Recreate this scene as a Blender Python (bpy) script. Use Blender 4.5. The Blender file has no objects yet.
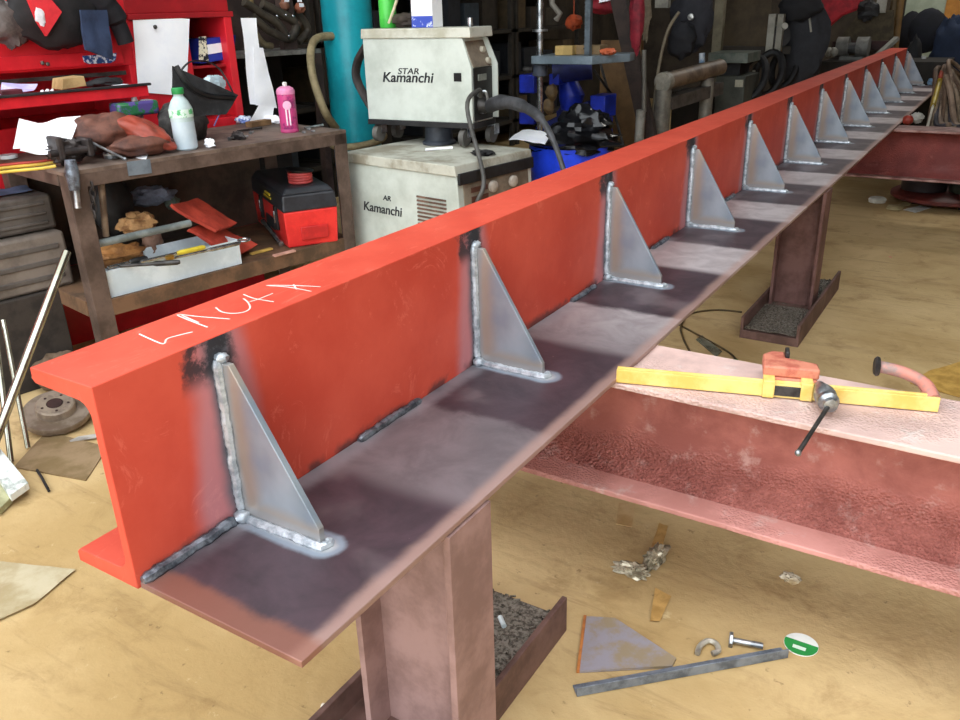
import bpy, bmesh, math, random
from mathutils import Vector as V, Matrix, noise
R_=random.Random(7)
SC=bpy.context.scene; COL=SC.collection
# ---------------------------------------------------------------- camera
F_PX=829.92; CAM=V((0.88812,-0.51517,0.70913)); EUL=(1.16862739,0.0275417564,0.558534547)
from mathutils import Euler
RM=Euler(EUL,'XYZ').to_matrix()
cd=bpy.data.cameras.new('camera'); cam=bpy.data.objects.new('camera',cd); COL.objects.link(cam)
cam.location=CAM; cam.rotation_euler=EUL; cd.sensor_width=36; cd.lens=F_PX/960*36; cd.clip_start=.02; cd.clip_end=200
SC.camera=cam
def ray(u,v): return RM@V(((u-480)/F_PX,(360-v)/F_PX,-1.0))
def Z(u,v,z): d=ray(u,v); return CAM+d*((z-CAM.z)/d.z)       # point of the sight line on the level z
def Y(u,v,y): d=ray(u,v); return CAM+d*((y-CAM.y)/d.y)
def X(u,v,x): d=ray(u,v); return CAM+d*((x-CAM.x)/d.x)
FZ=-0.53                                                      # floor level
A0=V((-1.66,1.04,0)); E1=V((.18,.984,0)).normalized(); E2=V((-.984,.18,0)).normalized(); UP=V((0,0,1))
def BL(a,o,z): return A0+E1*a+E2*o+UP*z                       # bench frame
def B(u,v,off):
    d=ray(u,v); o=A0+E2*off; return CAM+d*(((o-CAM).dot(E2))/d.dot(E2))
# ---------------------------------------------------------------- materials
def lin(h):
    h=h.lstrip('#'); c=[int(h[i:i+2],16)/255 for i in (0,2,4)]
    return tuple((x/12.92 if x<=.04045 else ((x+.055)/1.055)**2.4) for x in c)+(1,)
class NT:
    def __init__(s,m): s.t=m.node_tree; s.n=s.t.nodes; s.l=s.t.links
    def new(s,k,**kw):
        n=s.n.new(k)
        for a,b in kw.items(): setattr(n,a,b)
        return n
    def link(s,a,b): s.l.new(a,b)
    def math(s,op,a,b=None,c=None):
        n=s.new('ShaderNodeMath',operation=op)
        for i,x in enumerate((a,b,c)):
            if x is None: continue
            if isinstance(x,(int,float)): n.inputs[i].default_value=x
            else: s.link(x,n.inputs[i])
        return n.outputs[0]
    def noise(s,co,scale,detail=5,rough=.6,dist=0):
        n=s.new('ShaderNodeTexNoise'); s.link(co,n.inputs['Vector'])
        n.inputs['Scale'].default_value=scale; n.inputs['Detail'].default_value=detail; n.inputs['Roughness'].default_value=rough; n.inputs['Distortion'].default_value=dist
        return n.outputs['Fac']
    def step(s,x,lo,hi):
        n=s.new('ShaderNodeMapRange',interpolation_type='SMOOTHSTEP'); s.link(x,n.inputs[0])
        n.inputs[1].default_value=lo; n.inputs[2].default_value=hi; return n.outputs[0]
    def mix(s,f,a,b):
        n=s.new('ShaderNodeMix',data_type='RGBA')
        if isinstance(f,(int,float)): n.inputs[0].default_value=f
        else: s.link(f,n.inputs[0])
        for i,x in ((6,a),(7,b)):
            if isinstance(x,tuple): n.inputs[i].default_value=x
            else: s.link(x,n.inputs[i])
        return n.outputs[2]
def newmat(name):
    m=bpy.data.materials.new(name); m.use_nodes=True; t=NT(m); bs=t.n['Principled BSDF']
    tc=t.new('ShaderNodeTexCoord'); return m,t,bs,tc.outputs['Object']
def bump(t,bs,h,st,dist=.01):
    b=t.new('ShaderNodeBump'); b.inputs['Strength'].default_value=st; b.inputs['Distance'].default_value=dist
    t.link(h,b.inputs['Height']); t.link(b.outputs[0],bs.inputs['Normal'])
MC={}
def mat(h1,h2=None,rough=.6,metal=0,scale=12,lo=.4,hi=.62,bm=.15,bs_=60,spec=.4,trans=0,alpha=None,name=None):
    k=(h1,h2,rough,metal,scale,lo,hi,bm,bs_,spec,trans)
    if k in MC: return MC[k]
    m,t,b,co=newmat(name or 'surface')
    c1=lin(h1); c2=lin(h2) if h2 else tuple(x*.72 for x in c1[:3])+(1,)
    f=t.step(t.noise(co,scale,7,.65),lo,hi)
    t.link(t.mix(f,c1,c2),b.inputs['Base Color'])
    b.inputs['Roughness'].default_value=rough; b.inputs['Metallic'].default_value=metal; b.inputs['Specular IOR Level'].default_value=spec
    if trans: b.inputs['Transmission Weight'].default_value=trans; b.inputs['IOR'].default_value=1.3
    if bm: bump(t,b,t.noise(co,bs_,5),bm,.004)
    MC[k]=m; return m
# ---------------------------------------------------------------- mesh helpers
class MB:
    def __init__(s): s.v=[]; s.f=[]
    def add(s,vs,fs):
        o=len(s.v); s.v+=[V(x) for x in vs]; s.f+=[tuple(i+o for i in f) for f in fs]; return s
    def hexa(s,p,ex,ey,ez):
        p,ex,ey,ez=V(p),V(ex),V(ey),V(ez)
        if ex.cross(ey).dot(ez)<0: p=p+ex; ex=-ex
        return s.add([p,p+ex,p+ex+ey,p+ey,p+ez,p+ex+ez,p+ex+ey+ez,p+ey+ez],[(0,3,2,1),(4,5,6,7),(0,1,5,4),(1,2,6,5),(2,3,7,6),(3,0,4,7)])
    def box(s,x0,x1,y0,y1,z0,z1): return s.hexa((x0,y0,z0),(x1-x0,0,0),(0,y1-y0,0),(0,0,z1-z0))
    def bb(s,a0,a1,o0,o1,z0,z1): return s.hexa(BL(a0,o0,z0),E1*(a1-a0),E2*(o1-o0),UP*(z1-z0))
    def bar(s,p,q,w,h,up=UP):
        p,q=V(p),V(q); d=(q-p); n=d.normalized(); sd=n.cross(V(up))
        if sd.length<1e-4: sd=n.cross(V((1,0,0)))
        sd.normalize(); u=sd.cross(n); return s.hexa(p-sd*w/2-u*h/2,sd*w,u*h,d)
    def prism(s,pts,ext):
        pts=[V(x) for x in pts]; ext=V(ext); n=len(pts)
        nn=V((0,0,0))
        for i in range(n): nn+=pts[i].cross(pts[(i+1)%n])
        if nn.dot(ext)>0: pass
        else: pts=pts[::-1]
        return s.add(pts+[x+ext for x in pts],[tuple(range(n))[::-1],tuple(range(n,2*n))]+[(i,(i+1)%n,n+(i+1)%n,n+i) for i in range(n)])
    def tube(s,pts,r,n=10,closed=False,flat=1,ref=None):
        pts=[V(x) for x in pts]; rs=r if isinstance(r,(list,tuple)) else [r]*len(pts); N=len(pts); rings=[]
        t0=(pts[1]-pts[0]).normalized(); a=V(ref) if ref else (V((0,0,1)) if abs(t0.z)<.9 else V((1,0,0)))
        vs=[]
        for i,p in enumerate(pts):
            if closed: t=(pts[(i+1)%N]-pts[i-1]).normalized()
            else: t=(pts[min(i+1,N-1)]-pts[max(i-1,0)]).normalized()
            b=t.cross(a)
            if b.length<1e-5: b=t.cross(V((.3,.5,.8)))
            b.normalize(); a=b.cross(t).normalized()
            for k in range(n):
                an=2*math.pi*k/n; vs.append(p+(b*math.cos(an)+a*math.sin(an)*flat)*rs[i])
        fs=[]
        for i in range(N if closed else N-1):
            j=(i+1)%N
            for k in range(n): k2=(k+1)%n; fs.append((i*n+k,i*n+k2,j*n+k2,j*n+k))
        if not closed: fs.append(tuple(range(n))[::-1]); fs.append(tuple((N-1)*n+k for k in range(n)))
        return s.add(vs,fs)
    def cyl(s,p,q,r,r2=None,n=20): return s.tube([p,q],[r,r if r2 is None else r2],n)
    def lathe(s,base,prof,axis=UP,n=24):
        base=V(base); ax=V(axis).normalized(); a=ax.orthogonal().normalized(); b=ax.cross(a)
        vs=[];fs=[]
        for r,h in prof:
            for k in range(n):
                t=2*math.pi*k/n; vs.append(base+ax*h+(a*math.cos(t)+b*math.sin(t))*max(r,1e-4))
        for i in range(len(prof)-1):
            for k in range(n): k2=(k+1)%n; fs.append((i*n+k,i*n+k2,(i+1)*n+k2,(i+1)*n+k))
        fs.append(tuple(range(n))[::-1]); fs.append(tuple((len(prof)-1)*n+k for k in range(n)))
        return s.add(vs,fs)
    def blob(s,c,rx,ry,rz,amp=.15,fr=2.0,seed=0,n=24,m=16,ax=None,flatbase=None):
        c=V(c); ax=ax or (V((1,0,0)),V((0,1,0)),UP); vs=[];fs=[]
        for i in range(m+1):
            th=math.pi*i/m
            for k in range(n):
                ph=2*math.pi*k/n; d=V((math.sin(th)*math.cos(ph),math.sin(th)*math.sin(ph),math.cos(th)))
                q=1+amp*noise.noise(d*fr+V((seed*7.3,seed*1.7,seed)))+amp*.5*noise.noise(d*fr*2.7+V((seed,3,1)))
                p=c+ax[0]*(d.x*rx*q)+ax[1]*(d.y*ry*q)+ax[2]*(d.z*rz*q)
                if flatbase is not None and p.z<flatbase: p.z=flatbase
                vs.append(p)
        for i in range(m):
            for k in range(n): k2=(k+1)%n; fs.append((i*n+k,(i+1)*n+k,(i+1)*n+k2,i*n+k2))
        return s.add(vs,fs)
    def sheet(s,c00,c10,c11,c01,th=.002,amp=.01,fr=6,seed=0,nu=14,nv=14,nrm=None,folds=0):
        c00,c10,c11,c01=map(V,(c00,c10,c11,c01)); nr=V(nrm) if nrm else (c10-c00).cross(c01-c00).normalized()
        top=[]
        for j in range(nv+1):
            for i in range(nu+1):
                u=i/nu;v=j/nv
                p=(c00*(1-u)+c10*u)*(1-v)+(c01*(1-u)+c11*u)*v
                q=noise.noise(p*fr+V((seed*3.1,seed,1)))+.4*noise.noise(p*fr*2.3+V((seed,5,1)))+folds*math.sin(u*14+3*noise.noise(p*fr*.5))*.5
                top.append(p+nr*(amp*q+amp))
        n1=len(top); vs=top+[p-nr*th for p in top]; fs=[]; W=nu+1
        for j in range(nv):
            for i in range(nu):
                a=j*W+i; fs.append((a,a+1,a+W+1,a+W)); fs.append((n1+a,n1+a+W,n1+a+W+1,n1+a+1))
        for i in range(nu):
            a=i;b=nv*W+i; fs.append((a,n1+a,n1+a+1,a+1)); fs.append((b,b+1,n1+b+1,n1+b))
        for j in range(nv):
            a=j*W;b=j*W+nu; fs.append((a,a+W,n1+a+W,n1+a)); fs.append((b,n1+b,n1+b+W,b+W))
        return s.add(vs,fs)
    def build(s,name,m,parent=None,label=None,cat=None,group=None,kind=None,bevel=0,smooth=True,world=False,sub=0):
        me=bpy.data.meshes.new(name)
        if parent is not None: off=wl(parent)
        elif world: off=V((0,0,0))
        else:
            xs=[v.x for v in s.v];ys=[v.y for v in s.v];zs=[v.z for v in s.v]
            off=V(((min(xs)+max(xs))/2,(min(ys)+max(ys))/2,min(zs)))
        me.from_pydata([v-off for v in s.v],[],s.f); me.validate()
        bm=bmesh.new(); bm.from_mesh(me); bmesh.ops.recalc_face_normals(bm,faces=bm.faces); bm.to_mesh(me); bm.free()
        o=bpy.data.objects.new(name,me); COL.objects.link(o)
        for mm in (m if isinstance(m,(list,tuple)) else [m]): me.materials.append(mm)
        if parent is not None: o.parent=parent
        else: o.location=off
        if bevel:
            bv=o.modifiers.new('bevel','BEVEL'); bv.width=bevel; bv.segments=2; bv.limit_method='ANGLE'; bv.angle_limit=math.radians(40)
        if sub:
            sb=o.modifiers.new('sub','SUBSURF'); sb.levels=sub; sb.render_levels=sub
        if smooth:
            for p in me.polygons: p.use_smooth=True
            if not sub:
                try: me.set_sharp_from_angle(angle=math.radians(38))
                except Exception: pass
        tag(o,label,cat,group,kind); return o
def wl(o):
    l=V(o.location)
    while o.parent: o=o.parent; l+=V(o.location)
    return l
def tag(o,label=None,cat=None,group=None,kind=None):
    if label: o['label']=label
    if cat: o['category']=cat
    if group: o['group']=group
    if kind: o['kind']=kind
    return o
def thing(name,label,cat,loc,group=None):
    o=bpy.data.objects.new(name,None); COL.objects.link(o); o.location=V(loc); o.empty_display_size=.05
    return tag(o,label,cat,group)
def copy_tree(o,parent=None):
    c=o.copy(); COL.objects.link(c)
    if parent is not None: c.parent=parent
    for ch in list(o.children): copy_tree(ch,c)
    return c
def curve_pts(pts,n=8):
    pts=[V(p) for p in pts]; out=[]
    for i in range(len(pts)-1):
        p0=pts[max(i-1,0)];p1=pts[i];p2=pts[i+1];p3=pts[min(i+2,len(pts)-1)]
        for k in range(n):
            t=k/n; out.append(.5*((2*p1)+(p2-p0)*t+(2*p0-5*p1+4*p2-p3)*t*t+(3*p1-p0-3*p2+p3)*t*t*t))
    out.append(pts[-1]); return out
def text(name,body,size,org,ex,ez,nrm,m,parent,shear=0,depth=.001,bold=0,label=None,sx=1,xform=None):
    cu=bpy.data.curves.new(name,'FONT'); cu.body=body; cu.size=size; cu.shear=shear; cu.extrude=depth; cu.offset=bold; cu.space_character=1.0
    tmp=bpy.data.objects.new(name+'_tmp',cu); COL.objects.link(tmp)
    dg=bpy.context.evaluated_depsgraph_get(); dg.update(); me=bpy.data.meshes.new_from_object(tmp.evaluated_get(dg))
    bpy.data.objects.remove(tmp); ex=V(ex).normalized(); ez=V(ez).normalized(); nrm=V(nrm).normalized(); off=wl(parent) if parent else V((0,0,0))
    for v in me.vertices:
        v.co=V(org)+ex*v.co.x*sx+ez*v.co.y+nrm*(v.co.z)-off
    o=bpy.data.objects.new(name,me); COL.objects.link(o); me.materials.clear(); me.materials.append(m)
    if parent: o.parent=parent
    if label: o['label']=label
    return o
# ---------------------------------------------------------------- setting
def floor_mat():
    m,t,b,co=newmat('dusty_concrete')
    n1=t.noise(co,1.1,8,.62,.6); n2=t.noise(co,6,8,.7,.4); n3=t.noise(co,42,4,.6)
    c=t.mix(t.step(n1,.35,.66),lin('#cdb081'),lin('#ae9060'))
    c=t.mix(t.math('MULTIPLY',t.step(n2,.5,.72),.6),c,lin('#92744a'))
    mp=t.new('ShaderNodeMapping'); t.link(co,mp.inputs[0]); mp.inputs['Scale'].default_value=(1.2,9,1); mp.inputs['Rotation'].default_value=(0,0,.3)
    st=t.noise(mp.outputs[0],2.2,7,.7,.8)
    c=t.mix(t.math('MULTIPLY',t.step(st,.52,.7),.35),c,lin('#7e6240'))
    c=t.mix(t.math('MULTIPLY',t.step(n3,.66,.74),.5),c,lin('#5f4a30'))
    n4=t.noise(co,17,6,.7); c=t.mix(t.math('MULTIPLY',t.step(n4,.62,.75),.45),c,lin('#e2cda2'))
    t.link(c,b.inputs['Base Color']); b.inputs['Roughness'].default_value=.85; b.inputs['Specular IOR Level'].default_value=.2
    bump(t,b,t.math('ADD',n2,t.math('MULTIPLY',n3,.5)),.35,.01); return m
M_FLOOR=floor_mat()
M_WALL=mat('#4b4238','#2e2822',rough=.9,scale=3,lo=.35,hi=.7)
M_PALE=mat('#a89f92','#8f8678',rough=.9,scale=3)
M_ROOF=mat('#3c3a36','#2a2825',rough=.9,scale=4)
def setting(name,mb,m): return mb.build(name,m,kind='structure',smooth=False,world=True)
setting('floor',MB().box(-4.0,5.2,-7,11.1,FZ-.06,FZ),M_FLOOR)
setting('wall_left',MB().box(-4.1,-4.0,-7,11.1,FZ,3.4),M_WALL)
setting('wall_far',MB().box(-4.0,3.7,11.0,11.1,FZ,3.4),M_WALL)
setting('wall_right',MB().box(3.6,3.7,-3.0,11.0,FZ,3.3),M_PALE)
setting('ceiling',MB().box(-4.1,3.7,1.35,11.1,3.3,3.4),M_ROOF)
# ---------------------------------------------------------------- the red beam
Y1=.192; S=.6675; L=7.56; PT=.0100; PX=.2945; BH=.30; BF=.129
def beam_coords(t,co):
    sx=t.new('ShaderNodeSeparateXYZ'); t.link(co,sx.inputs[0]); x,y,z=sx.outputs
    ph=t.math('FRACT',t.math('ADD',t.math('DIVIDE',t.math('SUBTRACT',y,Y1),S),.5))     # .5 at a gusset
    dy=t.math('MULTIPLY',t.math('SUBTRACT',ph,.5),S)                                    # signed metres from the nearest gusset
    return x,y,z,dy
def red_mat():
    m,t,b,co=newmat('red_oxide_primer'); x,y,z,dy=beam_coords(t,co)
    n=t.noise(co,5,7,.6); n2=t.noise(co,26,6,.7); nl=t.noise(co,11,3,.5)
    c=t.mix(t.step(n,.3,.7),lin('#d05440'),lin('#bf4331'))
    mp=t.new('ShaderNodeMapping'); t.link(co,mp.inputs[0]); mp.inputs['Scale'].default_value=(20,5,4); mp.inputs['Rotation'].default_value=(.7,0,0)
    sc=t.noise(mp.outputs[0],2.2,9,.8,1.6)
    c=t.mix(t.math('MULTIPLY',t.step(sc,.56,.64),.5),c,lin('#e0705c'))
    web=t.step(x,-.012,-.002); web=t.math('MULTIPLY',web,t.math('LESS_THAN',z,.2985))
    ad=t.math('ABSOLUTE',t.math('ADD',dy,t.math('MULTIPLY',t.math('SUBTRACT',nl,.5),.03)))
    low=t.math('MULTIPLY',t.math('SUBTRACT',.3,z),.12)
    haze=t.math('SUBTRACT',1,t.step(t.math('SUBTRACT',ad,low),.022,.062))
    c=t.mix(t.math('MULTIPLY',t.math('MULTIPLY',haze,web),.55),c,lin('#a98a94'))
    core=t.math('SUBTRACT',1,t.step(ad,.010,.034)); c=t.mix(t.math('MULTIPLY',core,web),c,lin('#5d5c63'))
    top=t.math('MULTIPLY',t.step(z,.225,.262),t.math('SUBTRACT',1,t.step(t.math('ABSOLUTE',t.math('ADD',t.math('ADD',dy,.015),t.math('MULTIPLY',t.math('SUBTRACT',n2,.5),.10))),.03,.052)))
    c=t.mix(t.math('MULTIPLY',t.math('MULTIPLY',t.math('MULTIPLY',top,web),t.step(n2,.36,.5)),.92),c,lin('#2b2b30'))
    seam=t.math('MULTIPLY',t.math('SUBTRACT',1,t.step(t.math('ADD',z,t.math('MULTIPLY',t.math('SUBTRACT',n2,.5),.03)),.012,.032)),t.step(nl,.42,.55))
    c=t.mix(t.math('MULTIPLY',t.math('MULTIPLY',seam,web),.8),c,lin('#3a3032'))
    t.link(c,b.inputs['Base Color']); b.inputs['Roughness'].default_value=.55; b.inputs['Specular IOR Level'].default_value=.3
    bump(t,b,n2,.08,.003); return m
def plate_mat():
    m,t,b,co=newmat('mill_scale_gusset_shade'); x,y,z,dy=beam_coords(t,co)
    n=t.noise(co,9,7,.65,.5); n2=t.noise(co,60,5,.7); nb=t.noise(co,4,4,.5)
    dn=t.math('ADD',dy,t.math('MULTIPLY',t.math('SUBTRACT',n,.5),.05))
    # gusset shadow and reflection painted in: dark beside each, bright between
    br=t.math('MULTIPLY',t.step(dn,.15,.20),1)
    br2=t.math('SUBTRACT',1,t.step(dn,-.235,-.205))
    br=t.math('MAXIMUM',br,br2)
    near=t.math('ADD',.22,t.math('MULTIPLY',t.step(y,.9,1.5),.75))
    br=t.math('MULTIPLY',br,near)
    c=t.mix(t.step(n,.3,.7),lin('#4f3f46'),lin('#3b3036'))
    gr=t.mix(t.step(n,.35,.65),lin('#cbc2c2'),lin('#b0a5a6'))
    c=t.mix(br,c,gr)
    pt=t.math('MULTIPLY',t.step(nb,.54,.66),.3); c=t.mix(pt,c,lin('#9a8b8c'))
    # worn strip along the outer edge and the cut end
    ed=t.step(t.math('ADD',x,t.math('MULTIPLY',t.math('SUBTRACT',n,.5),.03)),.262,.286); c=t.mix(t.math('MULTIPLY',ed,.65),c,lin('#b79488'))
    en=t.math('SUBTRACT',1,t.step(t.math('ADD',y,t.math('MULTIPLY',t.math('SUBTRACT',n,.5),.04)),.03,.05)); c=t.mix(t.math('MULTIPLY',en,.7),c,lin('#8d5a48'))
    # ash ring round each foot
    dx=t.math('SUBTRACT',x,.09); dxx=t.math('MAXIMUM',t.math('SUBTRACT',t.math('ABSOLUTE',dx),.075),0)
    rr=t.math('SQRT',t.math('ADD',t.math('MULTIPLY',dxx,dxx),t.math('MULTIPLY',dy,dy)))
    rr=t.math('ADD',rr,t.math('MULTIPLY',t.math('SUBTRACT',n,.5),.02))
    ash=t.math('SUBTRACT',1,t.step(rr,.022,.034)); c=t.mix(t.math('MULTIPLY',ash,.75),c,lin('#93a0ad'))
    ir=t.math('SUBTRACT',1,t.step(rr,.008,.022)); c=t.mix(t.math('MULTIPLY',ir,.6),c,lin('#c9c4c0'))
    sm=t.math('MULTIPLY',t.math('SUBTRACT',1,t.step(t.math('ADD',x,t.math('MULTIPLY',t.math('SUBTRACT',n,.5),.03)),.018,.05)),t.step(nb,.4,.55)); c=t.mix(t.math('MULTIPLY',sm,.5),c,lin('#9a979c'))
    sp=t.step(n2,.70,.74); c=t.mix(t.math('MULTIPLY',sp,.6),c,lin('#8f7a78'))
    t.link(c,b.inputs['Base Color']); b.inputs['Metallic'].default_value=.25
    t.link(t.math('ADD',.34,t.math('MULTIPLY',n,.25)),b.inputs['Roughness']); bump(t,b,n2,.08,.003); return m
def gusset_mat():
    m,t,b,co=newmat('ground_steel'); sx=t.new('ShaderNodeSeparateXYZ'); t.link(co,sx.inputs[0]); x,y,z=sx.outputs
    n=t.noise(co,6,4,.5,.2); n2=t.noise(co,50,5)
    c=t.mix(t.step(n,.35,.65),lin('#abb5be'),lin('#88949f'))
    q=t.math('MULTIPLY',t.math('SUBTRACT',n,.5),.035)
    h=t.math('MAXIMUM',t.math('SUBTRACT',1,t.step(t.math('ADD',x,q),.028,.062)),t.math('SUBTRACT',1,t.step(t.math('ADD',z,q),.018,.045)))
    c=t.mix(t.math('MULTIPLY',h,.55),c,lin('#b79a76'))
    h2=t.math('MAXIMUM',t.math('SUBTRACT',1,t.step(t.math('ADD',x,q),.012,.024)),t.math('SUBTRACT',1,t.step(t.math('ADD',z,q),.016,.026)))
    c=t.mix(t.math('MULTIPLY',h2,.5),c,lin('#9aa3ad'))
    bl=t.math('MULTIPLY',t.step(n,.52,.62),t.math('SUBTRACT',1,h)); c=t.mix(t.math('MULTIPLY',bl,.3),c,lin('#8c9db8'))
    t.link(c,b.inputs['Base Color']); b.inputs['Metallic'].default_value=.5; t.link(t.math('ADD',.3,t.math('MULTIPLY',n2,.2)),b.inputs['Roughness']); bump(t,b,n2,.06,.002); return m
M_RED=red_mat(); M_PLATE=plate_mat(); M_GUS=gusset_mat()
M_WELD=mat('#c6ccd2','#98a0a8',rough=.35,metal=.45,scale=60,bm=.3,bs_=140)
M_WELDD=mat('#878d96','#4a4d55',rough=.4,metal=.7,scale=40,bm=.4,bs_=90)
M_BLUED=mat('#4b4d5c','#26262c',rough=.45,metal=.4,scale=20)
M_CHALK=mat('#f3d9d2','#e9c0b4',rough=.95,bm=0)
beam=thing('channel_beam','long red-primed steel channel beam with welded gusset plates on a dark bottom plate','beam',(0,0,0))
tf=.022; tw=.015; rr_=.022
prof=[(0,0)]
def arc(cx,cz,r,a0,a1,n=6): return [(cx+r*math.cos(math.radians(a0+(a1-a0)*k/n)),cz+r*math.sin(math.radians(a0+(a1-a0)*k/n))) for k in range(n+1)]
prof=[(0,0),(0,BH),(-BF,BH),(-BF,BH-tf+.006)]
prof+=arc(-BF+.006,BH-tf+.006,.006,180,270,3)
prof+=arc(-tw-rr_,BH-tf-rr_-.003,rr_,90,0)
prof+=arc(-tw-rr_,tf+rr_+.003,rr_,0,-90)
prof+=[(-BF+.006,tf),(-BF,tf-.006),(-BF,0)]
mb=MB(); 
n=len(prof); NY=2
mb.prism([(x,0,z) for x,z in prof],(0,L,0)); mb.build('channel_section',M_RED,beam,bevel=.0015,smooth=False,label='red primed channel section')
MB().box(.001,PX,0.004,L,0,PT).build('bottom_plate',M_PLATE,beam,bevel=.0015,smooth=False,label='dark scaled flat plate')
def bead(pts,r,seed=0,flat=1,n=8,per=.006):
    pts=[V(p) for p in pts]; out=[];rs=[]
    for i in range(len(pts)-1):
        d=(pts[i+1]-pts[i]).length; k=max(2,int(d/per))
        for j in range(k):
            p=pts[i].lerp(pts[i+1],j/k); q=noise.noise(p*45+V((seed,0,0)))
            out.append(p+V((noise.noise(p*60),noise.noise(p*60+V((3,1,2))),noise.noise(p*60+V((9,1,2)))))*r*.25); rs.append(r*(1+.22*q+.16*(j%2)))
    out.append(pts[-1]); rs.append(r*.7); rs[0]=r*.7
    return MB().tube(out,rs,n,flat=flat)
GT=.0105
def make_gusset(i):
    y=Y1+i*S
    g=MB().prism([(.002,y-GT/2,PT),(.160,y-GT/2,PT),(.160,y-GT/2,PT+.028),(.024,y-GT/2,.262),(.002,y-GT/2,.262)],(0,GT,0))
    o=g.build('gusset_plate',M_GUS,None,bevel=.001,smooth=False)
    # origin at the corner of web and plate
    off=V(o.location); 
    for v in o.data.vertices: v.co+=off-V((0,y,PT))
    o.location=(0,y,PT); o.parent=beam
    wv=bead([(.005,y-.008,PT+.012),(.005,y-.008,.268)],.0068,i); wv.build('weld_bead',M_WELD,o,smooth=True)
    wf=bead([(.008,y-.010,PT+.003),(.165,y-.010,PT+.003),(.169,y+.004,PT+.002),(.16,y+.010,PT+.002)],.0068,i+5); wf.build('weld_bead',M_WELD,o)
    b2=MB().blob((.006,y,.268),.009,.012,.008,.3,3,i,10,8); b2.blob((.012,y-.014,PT+.007),.013,.013,.010,.2,3,i+3,12,8); b2.build('weld_knob',M_WELD,o)
    return o
for i in range(12): make_gusset(i)
for k,(a,bq) in enumerate(((.006,.17),(.456,.64),(1.30,1.44),(1.86,2.0),(2.6,2.72),(3.25,3.37),(3.9,4.02))):
    w=bead([(.007,a,PT+.003),(.007,bq,PT+.003)],.0085 if k==0 else .007,k,1,8,.008)
    w.build('stitch_weld',M_WELDD,beam)
ch=MB()
for st in ([(45,355),(100,380),(160,402),(178,378),(230,362),(300,345)],[(372,322),(300,295),(228,262),(340,272),(480,283)],[(250,266),(330,300)],
           [(412,228),(440,248),(490,256),(545,250),(575,232),(568,205),(545,185)],[(545,165),(600,185),(690,200)],[(575,200),(620,186),(685,160)],[(870,150),(760,130),(655,122),(780,122),(915,128)],[(785,118),(800,140)]):
    p=[Z(130+a/4.8,260+c/4.8,BH+.0004) for a,c in st]; ch.tube(curve_pts(p,5),.0014,6,flat=.25,ref=UP)
ch.build('chalk_writing',M_CHALK,beam,label='white chalk letters on the top flange')
# ---------------------------------------------------------------- trestles under the beam
M_TRN=mat('#a0807a','#836660',rough=.6,scale=6,bm=.15); M_TRES=mat('#7d5b55','#62433d',rough=.6,scale=7,bm=.15,metal=.1); M_TRES2=mat('#755850','#5a423b',rough=.65,scale=9)
M_CHIP=mat('#8d8478','#4d453c',rough=.85,scale=120,bm=.9,bs_=160)
def trestle(y0,xa,xb,yt0,yt1,label,swarf,ta,tb):
    # column: two flanges facing +-x and a web between; foot: a channel laid with its flanges up
    cx=(xa+xb)/2; o=thing('trestle_stand',label,'stand',(cx,y0+.055,FZ),'column stands under the red beam')
    zb=FZ+.036; zt=-.002; M_T=M_TRN if y0<1 else M_TRES
    MB().box(xa,xa+.012,y0,y0+.115,zb,zt).build('column_flange',M_T,o,smooth=False)
    MB().box(xb-.012,xb,y0,y0+.115,zb,zt).build('column_flange',M_T,o,smooth=False)
    MB().box(xa+.012,xb-.012,y0+.053,y0+.062,zb,zt).build('column_web',M_T,o,smooth=False)
    f=MB().prism([(ta,yt0,FZ+.001),(tb,yt0,FZ+.001),(tb,yt0,FZ+.09),(tb-.012,yt0,FZ+.09),(tb-.012,yt0,FZ+.035),(ta+.012,yt0,FZ+.035),(ta+.012,yt0,FZ+.09),(ta,yt0,FZ+.09)],(0,yt1-yt0,0))
    f.build('foot_channel',M_TRES2,o,smooth=False,bevel=.002)
    sw=MB()
    rg=random.Random(int(y0*100))
    for part in ((yt0+.01,y0-.004),(y0+.12,yt1-.01)):
        sw.sheet((ta+.014,part[0],FZ+.038),(tb-.014,part[0],FZ+.038),(tb-.014,part[1],FZ+.038),(ta+.014,part[1],FZ+.038),.002,.004,25,3,18,18,nrm=(0,0,1))
        for k in range(170):
            p=V((rg.uniform(ta+.02,tb-.02),rg.uniform(*part),FZ+.045+rg.uniform(0,.004))); d=V((rg.uniform(-1,1),rg.uniform(-1,1),rg.uniform(-.2,.2))).normalized()
            sw.bar(p,p+d*rg.uniform(.004,.016),.003,.003)
    sw.build('metal_swarf',M_CHIP,None,label=swarf,cat='swarf',kind='stuff')
    return o
trestle(.308,.095,.298,.10,.765,'nearest rusty steel column stand under the red beam, its foot cut off by the photo','dark metal chips lying in the foot of the nearest column stand',.02,.268)
trestle(2.97,.125,.300,2.62,3.42,'second rusty steel column stand under the red beam, whole foot channel in view','dark metal chips lying in the foot of the farther column stand',.105,.33)
o_=MB(); M_BIT=mat('#e8e4dc','#cfc9bd',rough=.7,bm=0)
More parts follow.
